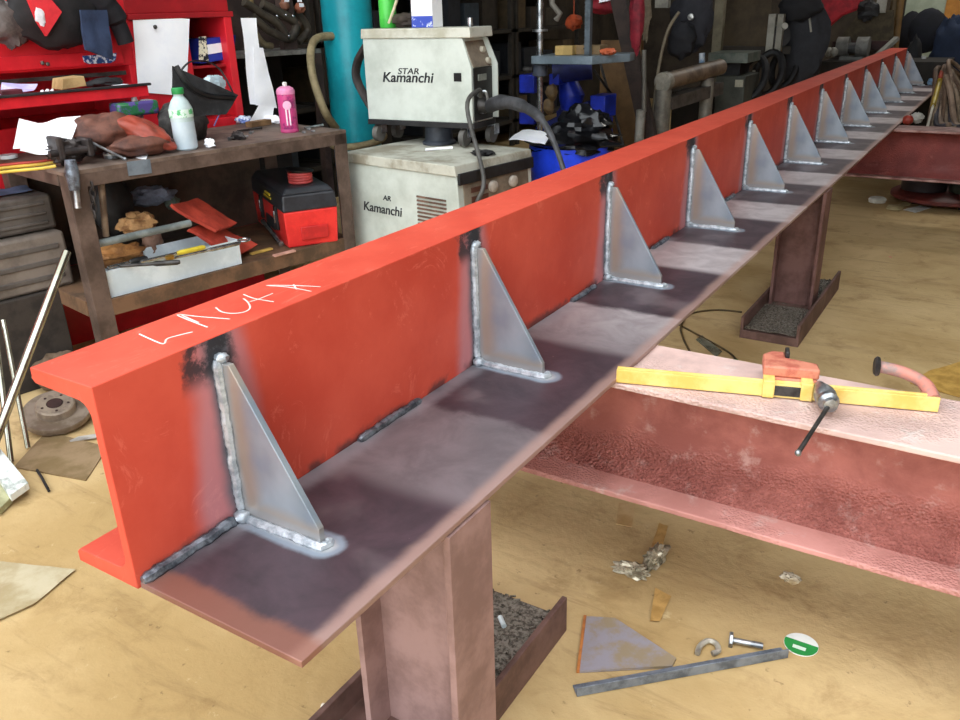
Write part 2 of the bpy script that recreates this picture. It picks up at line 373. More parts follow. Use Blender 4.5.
# ---------------------------------------------------------------- red oxide cross beam and what lies on it
def pebble_mat(name,h1,h2,h3,bs_=.5,low=False):
    m,t,b,co=newmat(name); n=t.noise(co,5,7,.65,.4); n2=t.noise(co,14,6,.7)
    v=t.new('ShaderNodeTexVoronoi'); t.link(co,v.inputs['Vector']); v.inputs['Scale'].default_value=165
    c=t.mix(t.step(n,.36,.62),lin(h1),lin(h2)); c=t.mix(t.math('MULTIPLY',t.step(n2,.55,.72),.6),c,lin(h3))
    t.link(c,b.inputs['Base Color']); b.inputs['Roughness'].default_value=.6; b.inputs['Specular IOR Level'].default_value=.3
    mk=t.step(t.noise(co,3,4),.42,.55)
    if low:
        sx=t.new('ShaderNodeSeparateXYZ'); t.link(co,sx.inputs[0]); mk=t.math('SUBTRACT',1,t.step(t.math('ADD',sx.outputs[2],t.math('MULTIPLY',n,.16)),.13,.21))
    h=t.math('ADD',t.math('MULTIPLY',t.math('MULTIPLY',v.outputs['Distance'],mk),1.6),t.math('MULTIPLY',n2,.45)); bump(t,b,h,bs_,.012); return m
M_OXW=pebble_mat('thick_oxide_paint','#ad6a60','#8d5149','#c4a098',.7,True)
M_OXF=pebble_mat('chalky_oxide_paint','#d9b8ae','#bfa098','#d3cec9',.35)
M_OXB=pebble_mat('pink_oxide_paint','#c98f86','#b57d74','#cbb5ad',.35)
M_OXD=pebble_mat('dark_oxide_paint','#7e3a34','#6a302c','#8a5048',.3)
def ibeam(x0,x1,y0,y1,zb,zt,label,webm,flm,name='cross_beam',ft=.013,flb=None):
    o=thing(name,label,'beam',((x0+x1)/2,(y0+y1)/2,zb)); yc=(y0+y1)/2
    def slab(za,zc,nm,l,fm=flm):
        mb=MB(); NX=40
        vs=[];fs=[]
        for i in range(NX+1):
            x=x0+(x1-x0)*i/NX; w=.0025*noise.noise(V((x*9,y0*3,za)))
            for yy,zz in ((y0+w,za),(y1,za),(y1,zc),(y0+w,zc)): vs.append((x,yy,zz))
        for i in range(NX):
            a=i*4;b=a+4
            for k in range(4): fs.append((a+k,a+(k+1)%4,b+(k+1)%4,b+k))
        fs+= [(3,2,1,0),(NX*4,NX*4+1,NX*4+2,NX*4+3)]
        mb.add(vs,fs).build(nm,fm,o,smooth=False,bevel=.003,label=l)
    slab(zt-ft,zt,'top_flange',None); slab(zb,zb+ft,'bottom_flange',None,flb or flm)
    web=MB(); NX,NZ=60,16; vs=[];fs=[]
    def wy(s,x,z):
        k=(z-zb)/(zt-zb); f=.035*max(0,(k-.75)/.25)**2+.055*max(0,(.3-k)/.3)**2
        return yc+s*(-.008-f)+0.0015*noise.noise(V((x*14,z*14,s)))
    for s in (1,-1):
        for i in range(NX+1):
            for j in range(NZ+1):
                x=x0+(x1-x0)*i/NX; z=zb+ft+(zt-zb-2*ft)*j/NZ; vs.append((x,wy(s,x,z),z))
    W=NZ+1; n1=(NX+1)*W
    for i in range(NX):
        for j in range(NZ): a=i*W+j; fs.append((a,a+1,a+W+1,a+W)); fs.append((n1+a,n1+a+W,n1+a+W+1,n1+a+1))
    for i in (0,NX):
        for j in range(NZ): a=i*W+j; fs.append((a,n1+a,n1+a+1,a+1))
    web.add(vs,fs).build('web',webm,o,smooth=True); return o
ibeam(-.42,2.3,.92,1.155,-.272,-.001,'thick pinkish red oxide cross beam under the yellow clamp',M_OXW,M_OXF,flb=M_OXB)
ibeam(.02,2.2,4.88,5.08,-.285,-.001,'far dark red cross beam carrying the far part of the plate',M_OXD,mat('#a8827a','#7a5048',rough=.6,scale=9))
def block(name,x0,x1,y0,y1,z1,label):
    return MB().box(x0,x1,y0,y1,FZ,z1).build(name,mat('#7b6a52','#57493a',rough=.9,scale=10),None,label=label,cat='block',bevel=.004)
block('timber_block',-.42,-.28,.95,1.12,-.272,'timber packing block under the hidden left end of the pinkish cross beam')
block('timber_block',1.6,1.75,.95,1.12,-.272,'timber packing block under the right end of the pinkish cross beam')
block('timber_block',1.5,1.65,4.9,5.06,-.285,'timber packing block under the right end of the far dark cross beam')
# yellow bar clamp
M_YEL=mat('#e8cd7c','#dcb75c',rough=.5,scale=14,bm=.1,lo=.4,hi=.6); M_STEEL=mat('#b9bbbd','#7c7f82',rough=.3,metal=.8,scale=20); M_DKST=mat('#4a4745','#2f2c2a',rough=.45,metal=.5,scale=20)
M_CLR=mat('#cc7f66','#b05c4a',rough=.6,scale=30,bm=.3)
pa=Z(616,383,0); pb=Z(938,413,0); pa.z=pb.z=.0; dc=(pb-pa).normalized(); nc=V((-dc.y,dc.x,0))
cl=thing('bar_clamp','yellow steel bar clamp lying on top flange of the pinkish cross beam','clamp',(pa+pb)/2)
def cp(s,n_,z): return pa+dc*s+nc*n_+UP*z
LB=(pb-pa).length
def along(u): # position along the bar under image column u
    lo,hi=0,LB
    for _ in range(30):
        m=(lo+hi)/2; p=cp(m,0,.01); q=RM.transposed()@(p-CAM); uu=480+F_PX*q.x/-q.z
        if uu<u: lo=m
        else: hi=m
    return lo
MB().prism([cp(0,0,.001),cp(0,.020,.001),cp(0,.020,.0295),cp(0,.014,.0295),cp(0,.012,.0245),cp(0,.008,.0245),cp(0,.006,.0295),cp(0,0,.0295)],dc*LB).build('bar',M_YEL,cl,bevel=.0015,smooth=False,label='yellow bar')
s1=along(768); s2=along(806)
for sx_ in (s1,s2):
    MB().hexa(cp(sx_-.011,-.006,.001),dc*.022,nc*.033,UP*.036).build('slide_bracket',M_YEL,cl,bevel=.002)
MB().hexa(cp(s1+.010,-.003,.006),dc*(s2-s1-.02),nc*.006,UP*.020).build('slide_plate',M_DKST,cl,bevel=.001)
hd=MB(); 
hd.prism([cp(s1-.012,.022,.034),cp(s2+.022,.022,.034),cp(s2+.020,.055,.034),cp(s1+.030,.075,.034),cp(s1+.030,.105,.034),cp(s1+.004,.105,.034),cp(s1-.012,.085,.034)],UP*.022)
hd.hexa(cp(s1-.01,.018,.002),dc*(s2-s1+.03),nc*.012,UP*.032)
hd.build('sliding_jaw',M_CLR,cl,bevel=.004,label='red sliding jaw casting')
MB().hexa(cp(s1+.030,.080,.028),dc*.008,nc*.03,UP*.036).build('jaw_pad',M_DKST,cl,bevel=.002)
scr=Z(829,404,.028); sdir=(-nc*1+dc*.15).normalized()
scr0=scr+UP*.002
sc_=MB(); sc_.lathe(scr0-sdir*.075,[(.010,0),(.012,.01),(.019,.035),(.020,.05),(.017,.058),(.019,.062),(.019,.072),(.013,.078),(.0125,.088),(.002,.09)],sdir,20); sc_.build('screw_head',M_STEEL,cl,label='bright steel screw head')
hb=scr0+sdir*.004; he=Z(798,453,-.012)
he=hb+(he-hb)
MB().tube([hb,hb.lerp(he,.5),he],[.0045,.004,.0045],10).build('tommy_bar',M_DKST,cl)
MB().blob(he,.006,.006,.006,.05,1,0,10,8).build('bar_tip',M_STEEL,cl)
fj=MB(); fp=along(934)
fj.tube(curve_pts([cp(fp,.012,.02),cp(fp-.012,.055,.034),cp(fp-.045,.085,.04),cp(fp-.085,.10,.042)],6),[.013]*6+[.012]*6+[.012]*7,10); fj.build('fixed_jaw',mat('#c98272','#8d7c76',rough=.5,scale=20),cl,label='worn red fixed jaw')
MB().lathe(cp(fp-.083,.10,.042),[(.004,0),(.018,.001),(.02,.006),(.016,.01),(.004,.011)],-dc,16).build('jaw_pad',M_DKST,cl)
# ---------------------------------------------------------------- on the floor, right
def fl(u,v,dz=.001): return Z(u,v,FZ+dz)
ab=fl(577,697); ac=fl(788,658); ad_=(ac-ab).normalized(); an=V((-ad_.y,ad_.x,0)); LA=(ac-ab).length
M_ANG=mat('#8b94a0','#5c636e',rough=.45,metal=.5,scale=14)
MB().prism([ab,ab+UP*.022,ab+UP*.022+an*.003,ab+UP*.004+an*.003,ab+UP*.004+an*.028,ab+an*.028],ad_*LA).build('angle_iron',M_ANG,label='short length of grey angle iron lying on floor in front',cat='angle iron',smooth=False,bevel=.0008)
tp=[fl(*q) for q in ((585,618),(578,673),(672,668),(676,660),(615,620))]
o=thing('offcut_plate','flat bluish steel offcut plate with a rusty edge on the floor','offcut',(tp[0]+tp[2])/2)
MB().prism(tp,UP*.006).build('plate',mat('#a7a2ac','#a8977c',rough=.5,metal=.35,scale=16),o,smooth=False)
MB().bar(tp[0]+UP*.004,tp[1]+UP*.004,.006,.008).build('rusty_edge',mat('#c27a3e','#8d5530',rough=.8),o,smooth=False)
hk=[fl(*q) for q in ((697,656),(700,648),(708,643),(716,646),(718,653),(712,656))]
MB().tube(curve_pts([p+UP*.006 for p in hk],5),.006,8,flat=.9).build('steel_hook',mat('#c9c3b4','#8f8a80',rough=.4,metal=.5),label='small curled steel hook lying near the angle iron',cat='hook')
bo=fl(731,640,.010); be=fl(763,646,.010); bd=(be-bo).normalized()
o=thing('bolt','silver bolt lying on the floor behind the angle iron','bolt',bo-UP*.01)
MB().lathe(bo-bd*.004,[(.016,0),(.017,.002),(.017,.007),(.015,.008)],bd,6).build('bolt_head',M_STEEL,o,smooth=False)
MB().cyl(bo+bd*.004,be,.0065,n=14).build('shank',M_STEEL,o)
ld=fl(801,645)
o=thing('round_label','round green and white card label lying on the floor','label',ld)
def disc(c,r,h,n=40): return MB().lathe(c,[(.001,0),(r,0),(r,h),(.001,h)],UP,n)
disc(ld,.034,.002).build('card',mat('#f4f4ee','#e4e6e0',rough=.5,bm=0),o)
gp=[ld+V((.0335*math.cos(a),.0335*math.sin(a),.0022)) for a in [math.radians(x) for x in range(168,373,12)]]
MB().prism(gp,UP*.0006).build('green_print',mat('#2f9a4a','#268a40',rough=.5,bm=0),o,smooth=False)
MB().box(ld.x-.014,ld.x+.012,ld.y-.018,ld.y-.008,FZ+.0038,FZ+.0042).build('white_print',mat('#e8f4e8','#d8ead8',rough=.5,bm=0),o,smooth=False)
# crumpled foil and tape
M_FOIL=mat('#d8cdb4','#8f8670',rough=.25,metal=.3,scale=40,bm=.6); M_TAPE=mat('#c49a5a','#a67f45',rough=.6,scale=20)
fo=MB(); p1=fl(623,577);p2=fl(655,560); fo.blob(p1.lerp(p2,.25)+UP*.008,.040,.022,.014,.6,3,2,24,14,flatbase=FZ+.001); fo.blob(p2+UP*.008,.022,.05,.018,.6,3,4,24,14,flatbase=FZ+.001)
fo.build('crumpled_wrapper',M_FOIL,label='crumpled silvery clear wrapper with brown tape on the floor',cat='wrapper')
MB().sheet(fl(646,565),fl(657,568),fl(668,528),fl(659,525),.001,.006,20,4).build('tape_strip',M_TAPE,label='brown tape strip standing up from the crumpled wrapper',cat='tape')
MB().sheet(fl(650,622),fl(660,622),fl(671,598),fl(655,590),.001,.006,20,8).build('tape_strip',M_TAPE,label='brown curled tape scrap in front of the crumpled wrapper',cat='tape')
MB().sheet(fl(616,524),fl(632,527),fl(635,505),fl(619,503),.0012,.001,20,9).build('tape_square',mat('#c9a87a','#b8945f',rough=.7),label='small square of tan tape stuck on the floor by the wrapper',cat='tape')
mb=MB(); mb.blob(fl(790,580)+UP*.006,.022,.016,.008,.6,4,5,16,10,flatbase=FZ+.001); mb.build('paper_scrap',mat('#e0d5bf','#b39c75',rough=.8),label='pale crumpled scrap on the floor right of the wrapper',cat='scrap')
# butts in and by the nearest stand's foot
M_CARD=mat('#e7ded0','#c9bda8',rough=.8,bm=.1)
p=Z(500,617,FZ+.052); MB().cyl(p,p+V((.022,-.02,0)),.0055,n=12).build('chalk_stub',mat('#dfe8ea','#c2d0d4',rough=.8,bm=0),label='pale blue chalk stub lying on the dark chips in nearest stand foot',cat='chalk')
p=fl(322,706,.006); MB().cyl(p,p+V((.03,.006,0)),.006,n=12).build('chalk_stub',M_CARD,label='white stub on the floor left of the nearest stand foot',cat='chalk')
MB().hexa(Z(367,690,FZ+.05),V((.016,.01,.0)),V((-.006,.01,0)),UP*.004).build('paper_scrap',M_CARD,label='white paper scrap on the dark chips at the front of nearest stand foot',cat='scrap')
# behind the cross beam
M_WIRE=mat('#5d4a2c','#443620',rough=.6,bm=0)
w1=[fl(q[0],q[1],.005) for q in ((690,352),(683,338),(681,326),(690,314),(715,310),(742,312))]
MB().tube(curve_pts(w1,8),.004,8).build('wire_loop',M_WIRE,label='thin brown wire loop on the floor behind the pinkish cross beam',cat='wire')
w2=[fl(q[0],q[1],.005) for q in ((708,372),(690,356),(684,336),(682,327))]+[fl(q[0],q[1],.005) for q in ((678,324),(700,336),(722,348),(735,358),(741,372))]
MB().tube(curve_pts(w2[4:],8),.004,8).build('wire_rod',M_WIRE,label='bent brown rod on the floor beside the thin wire loop',cat='wire')
gl=[fl(q[0],q[1],.002) for q in ((696,340),(702,336),(722,352),(716,357))]
MB().prism(gl,UP*.004).build('glass_strip',mat('#a9a592','#8a8672',rough=.15,trans=.5,bm=0),label='clear plastic strip lying between the brown wires',cat='strip',smooth=False)
MB().blob(fl(735,362)+UP*.005,.012,.009,.006,.5,4,3,12,8,flatbase=FZ+.001).build('green_leaf',mat('#4f7d34','#3c6128',rough=.7),label='small green scrap on the floor at the brown rod end',cat='scrap')
rp=[fl(*q) for q in ((886,257),(897,251),(911,254),(903,263))]
MB().sheet(*rp,.0015,.006,14,2).build('red_paper',mat('#d9867a','#c4655a',rough=.8,bm=0),label='pinkish red scrap of paper alone on the far floor',cat='paper')
MB().sheet(fl(910,384),fl(960,398),fl(962,362),fl(928,372),.002,.004,12,5).build('cardboard_sheet',mat('#c49a4c','#a98038',rough=.8,scale=20),label='tan cardboard sheet on the floor behind the clamp end',cat='cardboard')
MB().sheet(fl(886,209),fl(898,212),fl(914,203),fl(888,206),.003,.01,14,6).build('cardboard_sheet',mat('#c9b98a','#a8966a',rough=.8),label='folded tan card scrap on the floor below the far cross beam',cat='cardboard')
MB().sheet(fl(903,210),fl(915,213),fl(932,208),fl(920,206),.002,.004,14,7).build('paper_sheet',mat('#dcdad2','#c0beb4',rough=.8,bm=0),label='white paper on the floor beside the folded tan card',cat='paper')
MB().lathe(fl(877,202,.002),[(.001,0),(.05,.0),(.055,.02),(.045,.03),(.02,.028),(.001,.03)],UP,20).build('white_lid',mat('#dedbd0','#bfbbad',rough=.5,bm=0),label='round white lid on the floor left of the folded tan card',cat='dish')  # a round white lid
# drums on a low red round stand below the far beam
dcen=Z(925,210,FZ)+V((.08,.28,0))
o=thing('round_stand','low red round stand under the drums behind the far cross beam','stand',dcen)
MB().lathe(dcen+UP*.03,[(.001,0),(.30,0),(.32,.012),(.32,.03),(.30,.042),(.001,.042)],UP,36).build('disc',mat('#74312b','#5a2622',rough=.6),o)
for a in range(4):
    q=dcen+V((.2*math.cos(a*1.57+.6),.2*math.sin(a*1.57+.6),0)); MB().cyl(q,q+UP*.04,.02,n=12).build('foot',M_DKST,o)
M_DRUM=mat('#3a3032','#282226',rough=.35,scale=6)
for dx,dy,r,l,mm in ((-.13,.0,.135,'dark brown tin drum on the red round stand, left one',M_DRUM),(.14,.02,.13,'grey green tin drum on the red round stand, right one',mat('#4a4f42','#34382e',rough=.35,scale=6))):
    q=dcen+V((dx,dy,.074)); o=thing('tin_drum',l,'drum',q)
    MB().lathe(q,[(r*.97,0),(r,.004),(r,.10),(r*1.02,.105),(r,.11),(r,.2),(r*.98,.21),(.001,.21)],UP,30).build('body',mm,o)
    MB().lathe(q+UP*.21,[(r*.9,0),(r*.9,.008),(.001,.008)],UP,30).build('lid',M_DKST,o)
# ---------------------------------------------------------------- steel work bench
M_BEN=mat('#6d5a50','#4b3c34',rough=.6,metal=.15,scale=8,lo=.35,hi=.65); M_BENR=mat('#74563f','#54402f',rough=.75,scale=9); M_BLK=mat('#262526','#171617',rough=.6); M_BLK2=mat('#1b1b1d','#101012',rough=.35)
BT=.26
bench=thing('work_bench','brown rusty steel work bench with a low shelf at left behind the red beam','bench',BL(.55,.3,FZ))
MB().bb(-.005,1.145,0,.58,BT-.012,BT).build('worktop',mat('#77655a','#53443b',rough=.6,scale=7),bench,smooth=False)
r=MB(); r.bb(.06,1.145,0,.012,BT-.056,BT-.012); r.bb(.06,1.145,.568,.58,BT-.056,BT-.012); r.bb(-.005,.007,.06,.58,BT-.05,BT-.012); r.bb(1.133,1.145,0,.58,BT-.056,BT-.012); r.build('top_rail',M_BEN,bench,smooth=False,bevel=.002)
for a,o_ in ((0,0),(1.085,0),(0,.52),(1.085,.52)):
    l=MB(); t_=.008; sa=.062
    if a==0: l.bb(a,a+sa,o_,o_+t_,FZ,BT-.012); l.bb(a,a+t_,o_+t_,o_+sa,FZ,BT-.012)
    else: l.bb(a-.002,a+sa-.002,o_,o_+t_,FZ,BT-.012); l.bb(a+sa-t_-.002,a+sa-.002,o_+t_,o_+sa,FZ,BT-.012)
    l.build('leg',M_BEN,bench,smooth=False,bevel=.0015)
SH=-.187
MB().bb(.008,1.135,.012,.55,SH-.008,SH).build('shelf',M_BENR,bench,smooth=False)
r=MB(); r.bb(.06,1.085,.0,.012,SH-.055,SH+.004); r.bb(.06,1.085,.55,.562,SH-.055,SH); r.bb(-.004,.008,.06,.55,SH-.055,SH); r.bb(1.125,1.135,.06,.55,SH-.055,SH); r.build('shelf_rail',M_BENR,bench,smooth=False,bevel=.002)
MB().bb(.07,1.08,.565,.575,SH,BT-.09).build('back_panel',mat('#5a4a3f','#3f342c',rough=.8,scale=5),bench,smooth=False)
pt_=B(101,180,.03); pb_=B(106,236,.05); 
MB().tube([pt_,pb_],.011,12).build('brace_pipe',mat('#8a7766','#5d4d40',rough=.5,metal=.3),bench)
g=[B(*q,-.004) for q in ((127,162),(150,159),(152,173),(129,176))]
MB().prism(g,E2*.0035).build('name_plate',mat('#7f8b96','#6b757f',rough=.5,metal=.3),bench,smooth=False,label='blank blue grey plate on the front rail')
# vice on the bench corner
M_IRON=mat('#433c3a','#2b2626',rough=.5,metal=.4,scale=20)
vc=Z(74,166,BT); vi=thing('bench_vice','dark greasy bench vice on left front corner of the work bench','vice',vc)
def rel(o,a,b,z): return o+E1*a+E2*b+UP*z
MB().blob(rel(vc,.0,.03,.045),.062,.045,.038,.4,4,1,28,20,ax=(E1,E2,UP),flatbase=BT).build('vice_body',M_IRON,vi)
for a_ in (-.05,.045): MB().hexa(rel(vc,a_,-.03,.025),E1*.022,E2*.085,UP*(.075 if a_<0 else .06)).build('jaw',M_IRON,vi,bevel=.006,smooth=False)
MB().cyl(rel(vc,-.075,-.015,.05),rel(vc,.075,-.015,.05),.012,n=16).build('screw',M_IRON,vi)
MB().tube([rel(vc,.06,-.01,.075),rel(vc,.155,-.045,.005)],.0045,8).build('handle',M_STEEL,vi)
MB().blob(rel(vc,.155,-.045,.005),.008,.008,.008,.1,1,1,8,8).build('handle_tip',M_STEEL,vi)
m=MB(); m.tube([B(70,160,-.02),B(72,172,-.02),B(75,190,-.02)],[.016,.022,.016],12); m.build('vice_foot',mat('#7d8794','#4a4a50',rough=.4,metal=.5,scale=30),vi)
MB().tube([B(76,190,-.02),B(78,208,-.02)],.010,12).build('clamp_screw',M_STEEL,vi)
lk=MB()
for k in range(5):
    q=B(92+k*.6,186+k*7.2,-.006); ring=[]
    dx,dn=(E1,E2) if k%2 else (E2,E1)
    for j in range(10): a=2*math.pi*j/10; ring.append(q+dx*.008*math.cos(a)+UP*.015*math.sin(a))
    lk.tube(ring,.0028,6,closed=True)
lk.build('hanging_chain',M_IRON,label='short iron chain hanging below the vice',cat='chain')
# things on the bench top
M_PAP=mat('#fdfdff','#f1f2f8',rough=.7,bm=0,scale=4); M_LEA=mat('#9a4535','#6b3528',rough=.6,scale=14,bm=.4); M_LEB=mat('#6f4638','#4d3129',rough=.7,scale=14,bm=.4)
def zt(u,v,dz=.0): return Z(u,v,BT+dz)
def onb(u,v): return B(u,v,0)
MB().sheet(B(19,155,.14),B(66,157,.12),B(80,119,.24),B(32,128,.22),.0012,.022,9,2).build('paper_sheet',M_PAP,label='crumpled white paper behind the vice on the bench',cat='paper')
MB().sheet(B(12,150,.22),B(36,150,.22),B(36,124,.27),B(18,120,.27),.0012,.012,9,5).build('paper_sheet',M_PAP,label='white paper behind the crumpled one, below the open drawer at left',cat='paper')
MB().sheet(B(64,143,.22),B(82,140,.22),B(86,118,.26),B(72,121,.26),.0012,.006,9,7).build('paper_sheet',M_PAP,label='white paper standing behind the red leather gauntlets',cat='paper')
MB().sheet(zt(86,153,.002),zt(104,153,.002),zt(104,148,.01),zt(88,148,.01),.0012,.004,9,7).build('paper_sheet',M_PAP,label='small white paper under the gauntlets right of the vice',cat='paper')
MB().blob(zt(20,143,.02),.03,.03,.03,.4,3,2,14,10).build('cellophane_ball',mat('#b9b3d8','#8f88b5',rough=.2),label='crumpled lilac cellophane at left end of the bench',cat='wrapper')
for k,(r0,hh,cc) in enumerate(((.005,160,'#b3392a'),(.0055,163,'#c7a233'),(.005,167,'#d8b848'))):
    p=[zt(-12,hh+7,.008),zt(14,hh+4,.008),zt(40,hh+1.5,.01),zt(56,hh-1,.014)]
    MB().tube(curve_pts(p,6),r0,8).build('bright_hose',mat(cc,None,rough=.35,bm=0),label=['red hose length along the left bench edge','dull yellow hose beside the red hose on bench edge','bright yellow hose nearest the left bench edge'][k],cat='hose')
MB().lathe(zt(9,158,.002),[(.018,0),(.03,0),(.03,.012),(.018,.012)],UP,24).build('tape_roll',mat('#cfd2d4','#a8acb0',rough=.4),label='grey white ring of tape at far left of the bench',cat='tape')
def glove(c,l,w,h,ax,seed,m,label,name='leather_gauntlet'):
    ax=ax.normalized(); sd=UP.cross(ax).normalized()
    b=MB().blob(c,l,w,h,.26,2.2,seed,30,20,ax=(ax,sd,UP),flatbase=BT+.002); return b.build(name,m,label=label,cat='glove',sub=1)
q0=zt(56,140,.05);q1=zt(104,147,.03); glove((q0+q1)/2,(q1-q0).length*.6,.055,.03,q1-q0,3,M_LEA,'worn red brown leather gauntlet just behind the vice')
q0=B(112,120,.2);q1=B(172,143,.07); glove((q0+q1)/2,(q1-q0).length*.56,.06,.045,q1-q0,16,mat('#9c4332','#74362a',rough=.5,scale=9,bm=.35),'rolled reddish leather gauntlet beside the water bottle')
glove(B(104,133,.2),.13,.08,.065,E1,9,M_LEB,'dark brown leather apron heaped under the reddish gauntlets',name='leather_apron')
glove(B(140,145,.1),.12,.06,.035,E1,12,M_LEB,'brown leather lining folded out below the rolled gauntlet',name='leather_flap')
for u,v,rr,hh,l in ((112,158,.026,.020,'flat grey tin under the gauntlets, left one'),(121,154,.03,.045,'grey tin under the gauntlets, right taller one')):
    p=zt(u,v); o=thing('small_tin',l,'tin',p)
    MB().lathe(p,[(rr,0),(rr,hh),(rr*.9,hh),(rr*.9,hh-.004),(.001,hh-.004)],UP,24).build('body',M_STEEL,o); MB().lathe(p+UP*(hh*.6),[(rr*1.03,0),(rr*1.03,hh*.2)],UP,24).build('rim',mat('#d8d4c6',rough=.5),o)
MB().sheet(zt(136,158,.001),zt(146,160,.001),zt(149,153,.001),zt(140,153,.001),.001,.003,20,3).build('paper_scrap',M_PAP,label='tiny white paper scrap at the bench front edge',cat='scrap')
MB().hexa(B(120,118,.3),E1*.16,E2*.08,UP*.05).build('plastic_pack',mat('#584a86','#2f6b45',rough=.25,scale=20,lo=.5,hi=.55),label='purple and green plastic pack behind the rolled gauntlet',cat='pack',bevel=.01)
p=B(136,108,.34); o=thing('clear_flask','small clear plastic bottle neck behind the gauntlets','bottle',p-UP*.05)
MB().lathe(p-UP*.05,[(.02,0),(.022,.05),(.010,.085),(.008,.11),(.001,.11)],UP,18).build('body',mat('#b8a8a8',rough=.15,trans=.5,bm=0),o)
# water bottle
p=zt(187,149.3); wb=thing('water_bottle','clear plastic water bottle with green cap standing at bench front','bottle',p)
M_CLEAR=mat('#d3e2e2','#bcd2d0',rough=.12,trans=.2,bm=0); M_WATER=mat('#dbe9f0','#cfe0ea',rough=.1,trans=.25,bm=0)
k=.041
MB().lathe(p,[(k*.85,0),(k,.006),(k*.98,.04),(k,.045),(k*.98,.1)],UP,28).build('water',M_WATER,wb)
MB().lathe(p+UP*.1,[(k,0),(k*.97,.02),(k,.03),(k,.045),(k*.75,.07),(k*.42,.086),(k*.42,.094)],UP,28).build('body',M_CLEAR,wb)
MB().lathe(p+UP*.115,[(k*1.02,0),(k*1.03,.0),(k*1.03,.028),(k*1.02,.028)],UP,28).build('bottle_label',mat('#4fae6a','#d4e6da',rough=.4,scale=45,lo=.45,hi=.52,bm=0),wb)
MB().lathe(p+UP*.194,[(k*.5,0),(k*.52,.002),(k*.52,.018),(k*.45,.021),(.001,.021)],UP,24).build('cap',mat('#2f9a52','#268546',rough=.4,bm=0),wb)
# spray can
p=zt(290,132); sc=thing('spray_can','pink spray can standing at the right end of the bench','spray can',p)
k=.036
MB().lathe(p,[(k*.96,0),(k*1.03,.003),(k*1.03,.012),(k*.98,.014)],UP,28).build('base_rim',mat('#cf4f86',rough=.35,bm=0),sc)
MB().lathe(p+UP*.014,[(k*.98,0),(k,.003),(k,.135)],UP,28).build('body',mat('#c7447f','#8a2f63',rough=.35,scale=22,lo=.5,hi=.58,bm=0),sc)
MB().lathe(p+UP*.149,[(k*1.03,0),(k*1.03,.012),(k*.9,.022),(k*.5,.03)],UP,28).build('shoulder',mat('#e48cb4',rough=.35,bm=0),sc)
MB().lathe(p+UP*.178,[(.009,0),(.009,.014),(.006,.017),(.001,.017)],UP,16).build('nozzle',mat('#f2f0ea',rough=.4,bm=0),sc)
vd=(CAM-p); vd.z=0; vd.normalize(); sd=V((-vd.y,vd.x,0))
m=MB(); m.prism([p+UP*(.03)+sd*x+vd*(k*1.005-abs(x)*.2)+UP*z for x,z in ((-.009,0),(.009,0),(.009,.065),(-.009,.065))],vd*.0012); m.build('white_print',mat('#f3e3ec',rough=.4,bm=0),sc,smooth=False)
m=MB(); m.lathe(p+UP*.108+vd*(k*.97),[(.001,0),(.017,0),(.017,.002),(.001,.002)],vd,20); m.build('round_print',mat('#eeb3cf',rough=.4,bm=0),sc)
# black bag
p=zt(204,143); p=p+E2*.07; bg=thing('tool_bag','open black and grey cloth tool bag behind the water bottle','bag',p)
vx=E1; 
MB().blob(p+UP*.07+E2*.06,.105,.07,.085,.2,1.8,3,28,18,ax=(E1,E2,UP),flatbase=BT+.002).build('grey_body',mat('#4c4845','#343130',rough=.8,scale=25),bg)
MB().sheet(B(171,118,.12),B(224,114,.12),B(237,95,.14),B(172,66,.14),.006,.012,8,3,nrm=-E2).build('flap',mat('#2b2b2d','#1a1a1c',rough=.7,scale=25,bm=.4),bg)
MB().tube(curve_pts([B(176,66,.13),B(188,84,.11),B(206,95,.11),(B(234,98,.12))],6),.010,8).build('zip_edge',M_BLK2,bg)
MB().tube(curve_pts([B(180,72,.17),B(190,62,.17),B(208,62,.17),B(222,72,.16),B(235,97,.14)],6),.0055,8,flat=.6).build('strap',M_BLK2,bg)
MB().tube([B(214,126,.10),B(224,104,.12)],.0022,6).build('pen',mat('#5b6ea5',rough=.3,bm=0),label='blue pen standing in the black tool bag',cat='pen')
MB().blob(B(214,84,.2),.05,.02,.03,.4,3,2,18,12,ax=(E1,E2,UP)).build('plastic_bag',mat('#c3d3d8','#9fb3bd',rough=.25),label='pale blue plastic bag behind the black bag strap',cat='bag')
# small loose things along the back and front of the worktop
rg=random.Random(11)
def scrap(u,v,kind,label,cat,m,grp=None,s=1):
    p=zt(u,v,.002); d=(E1*math.cos(rg.uniform(-1,1))+E2*math.sin(rg.uniform(-1,1))).normalized()
    b=MB()
    if kind=='bar': b.bar(p-d*.045*s+UP*.006,p+d*.045*s+UP*.006,.012,.008); nm='flat_bar'
    elif kind=='bolt': b.lathe(p+UP*.007-d*.016,[(.007,0),(.007,.005),(.0035,.006),(.0035,.03),(.001,.031)],d,8); nm='small_bolt'
    elif kind=='wood': b.hexa(p-d*.05*s,d*.1*s,UP.cross(d)*.04,UP*.022); nm='wood_block'
    elif kind=='nut': b.lathe(p,[(.004,0),(.009,0),(.009,.008),(.004,.008)],UP,6); nm='hex_nut'
    elif kind=='rod': b.tube([p-d*.07*s+UP*.006,p+d*.07*s+UP*.006],.005,8); nm='steel_rod'
    elif kind=='rag': b.blob(p+UP*.012,.045*s,.03*s,.018,.5,3,rg.randint(0,99),16,10,flatbase=BT+.001); nm='paper_rag'
    return b.build(nm,m,label=label,cat=cat,group=grp,smooth=kind in('rag','rod'))
scrap(262,126,'wood','brown wooden block between the black bag and the pink spray can','block',mat('#8a6a48','#6b5036',rough=.8),s=1.1)
scrap(250,131,'bar','dark flat bar in front of the wooden block on the bench','bar',M_DKST,s=1.2)
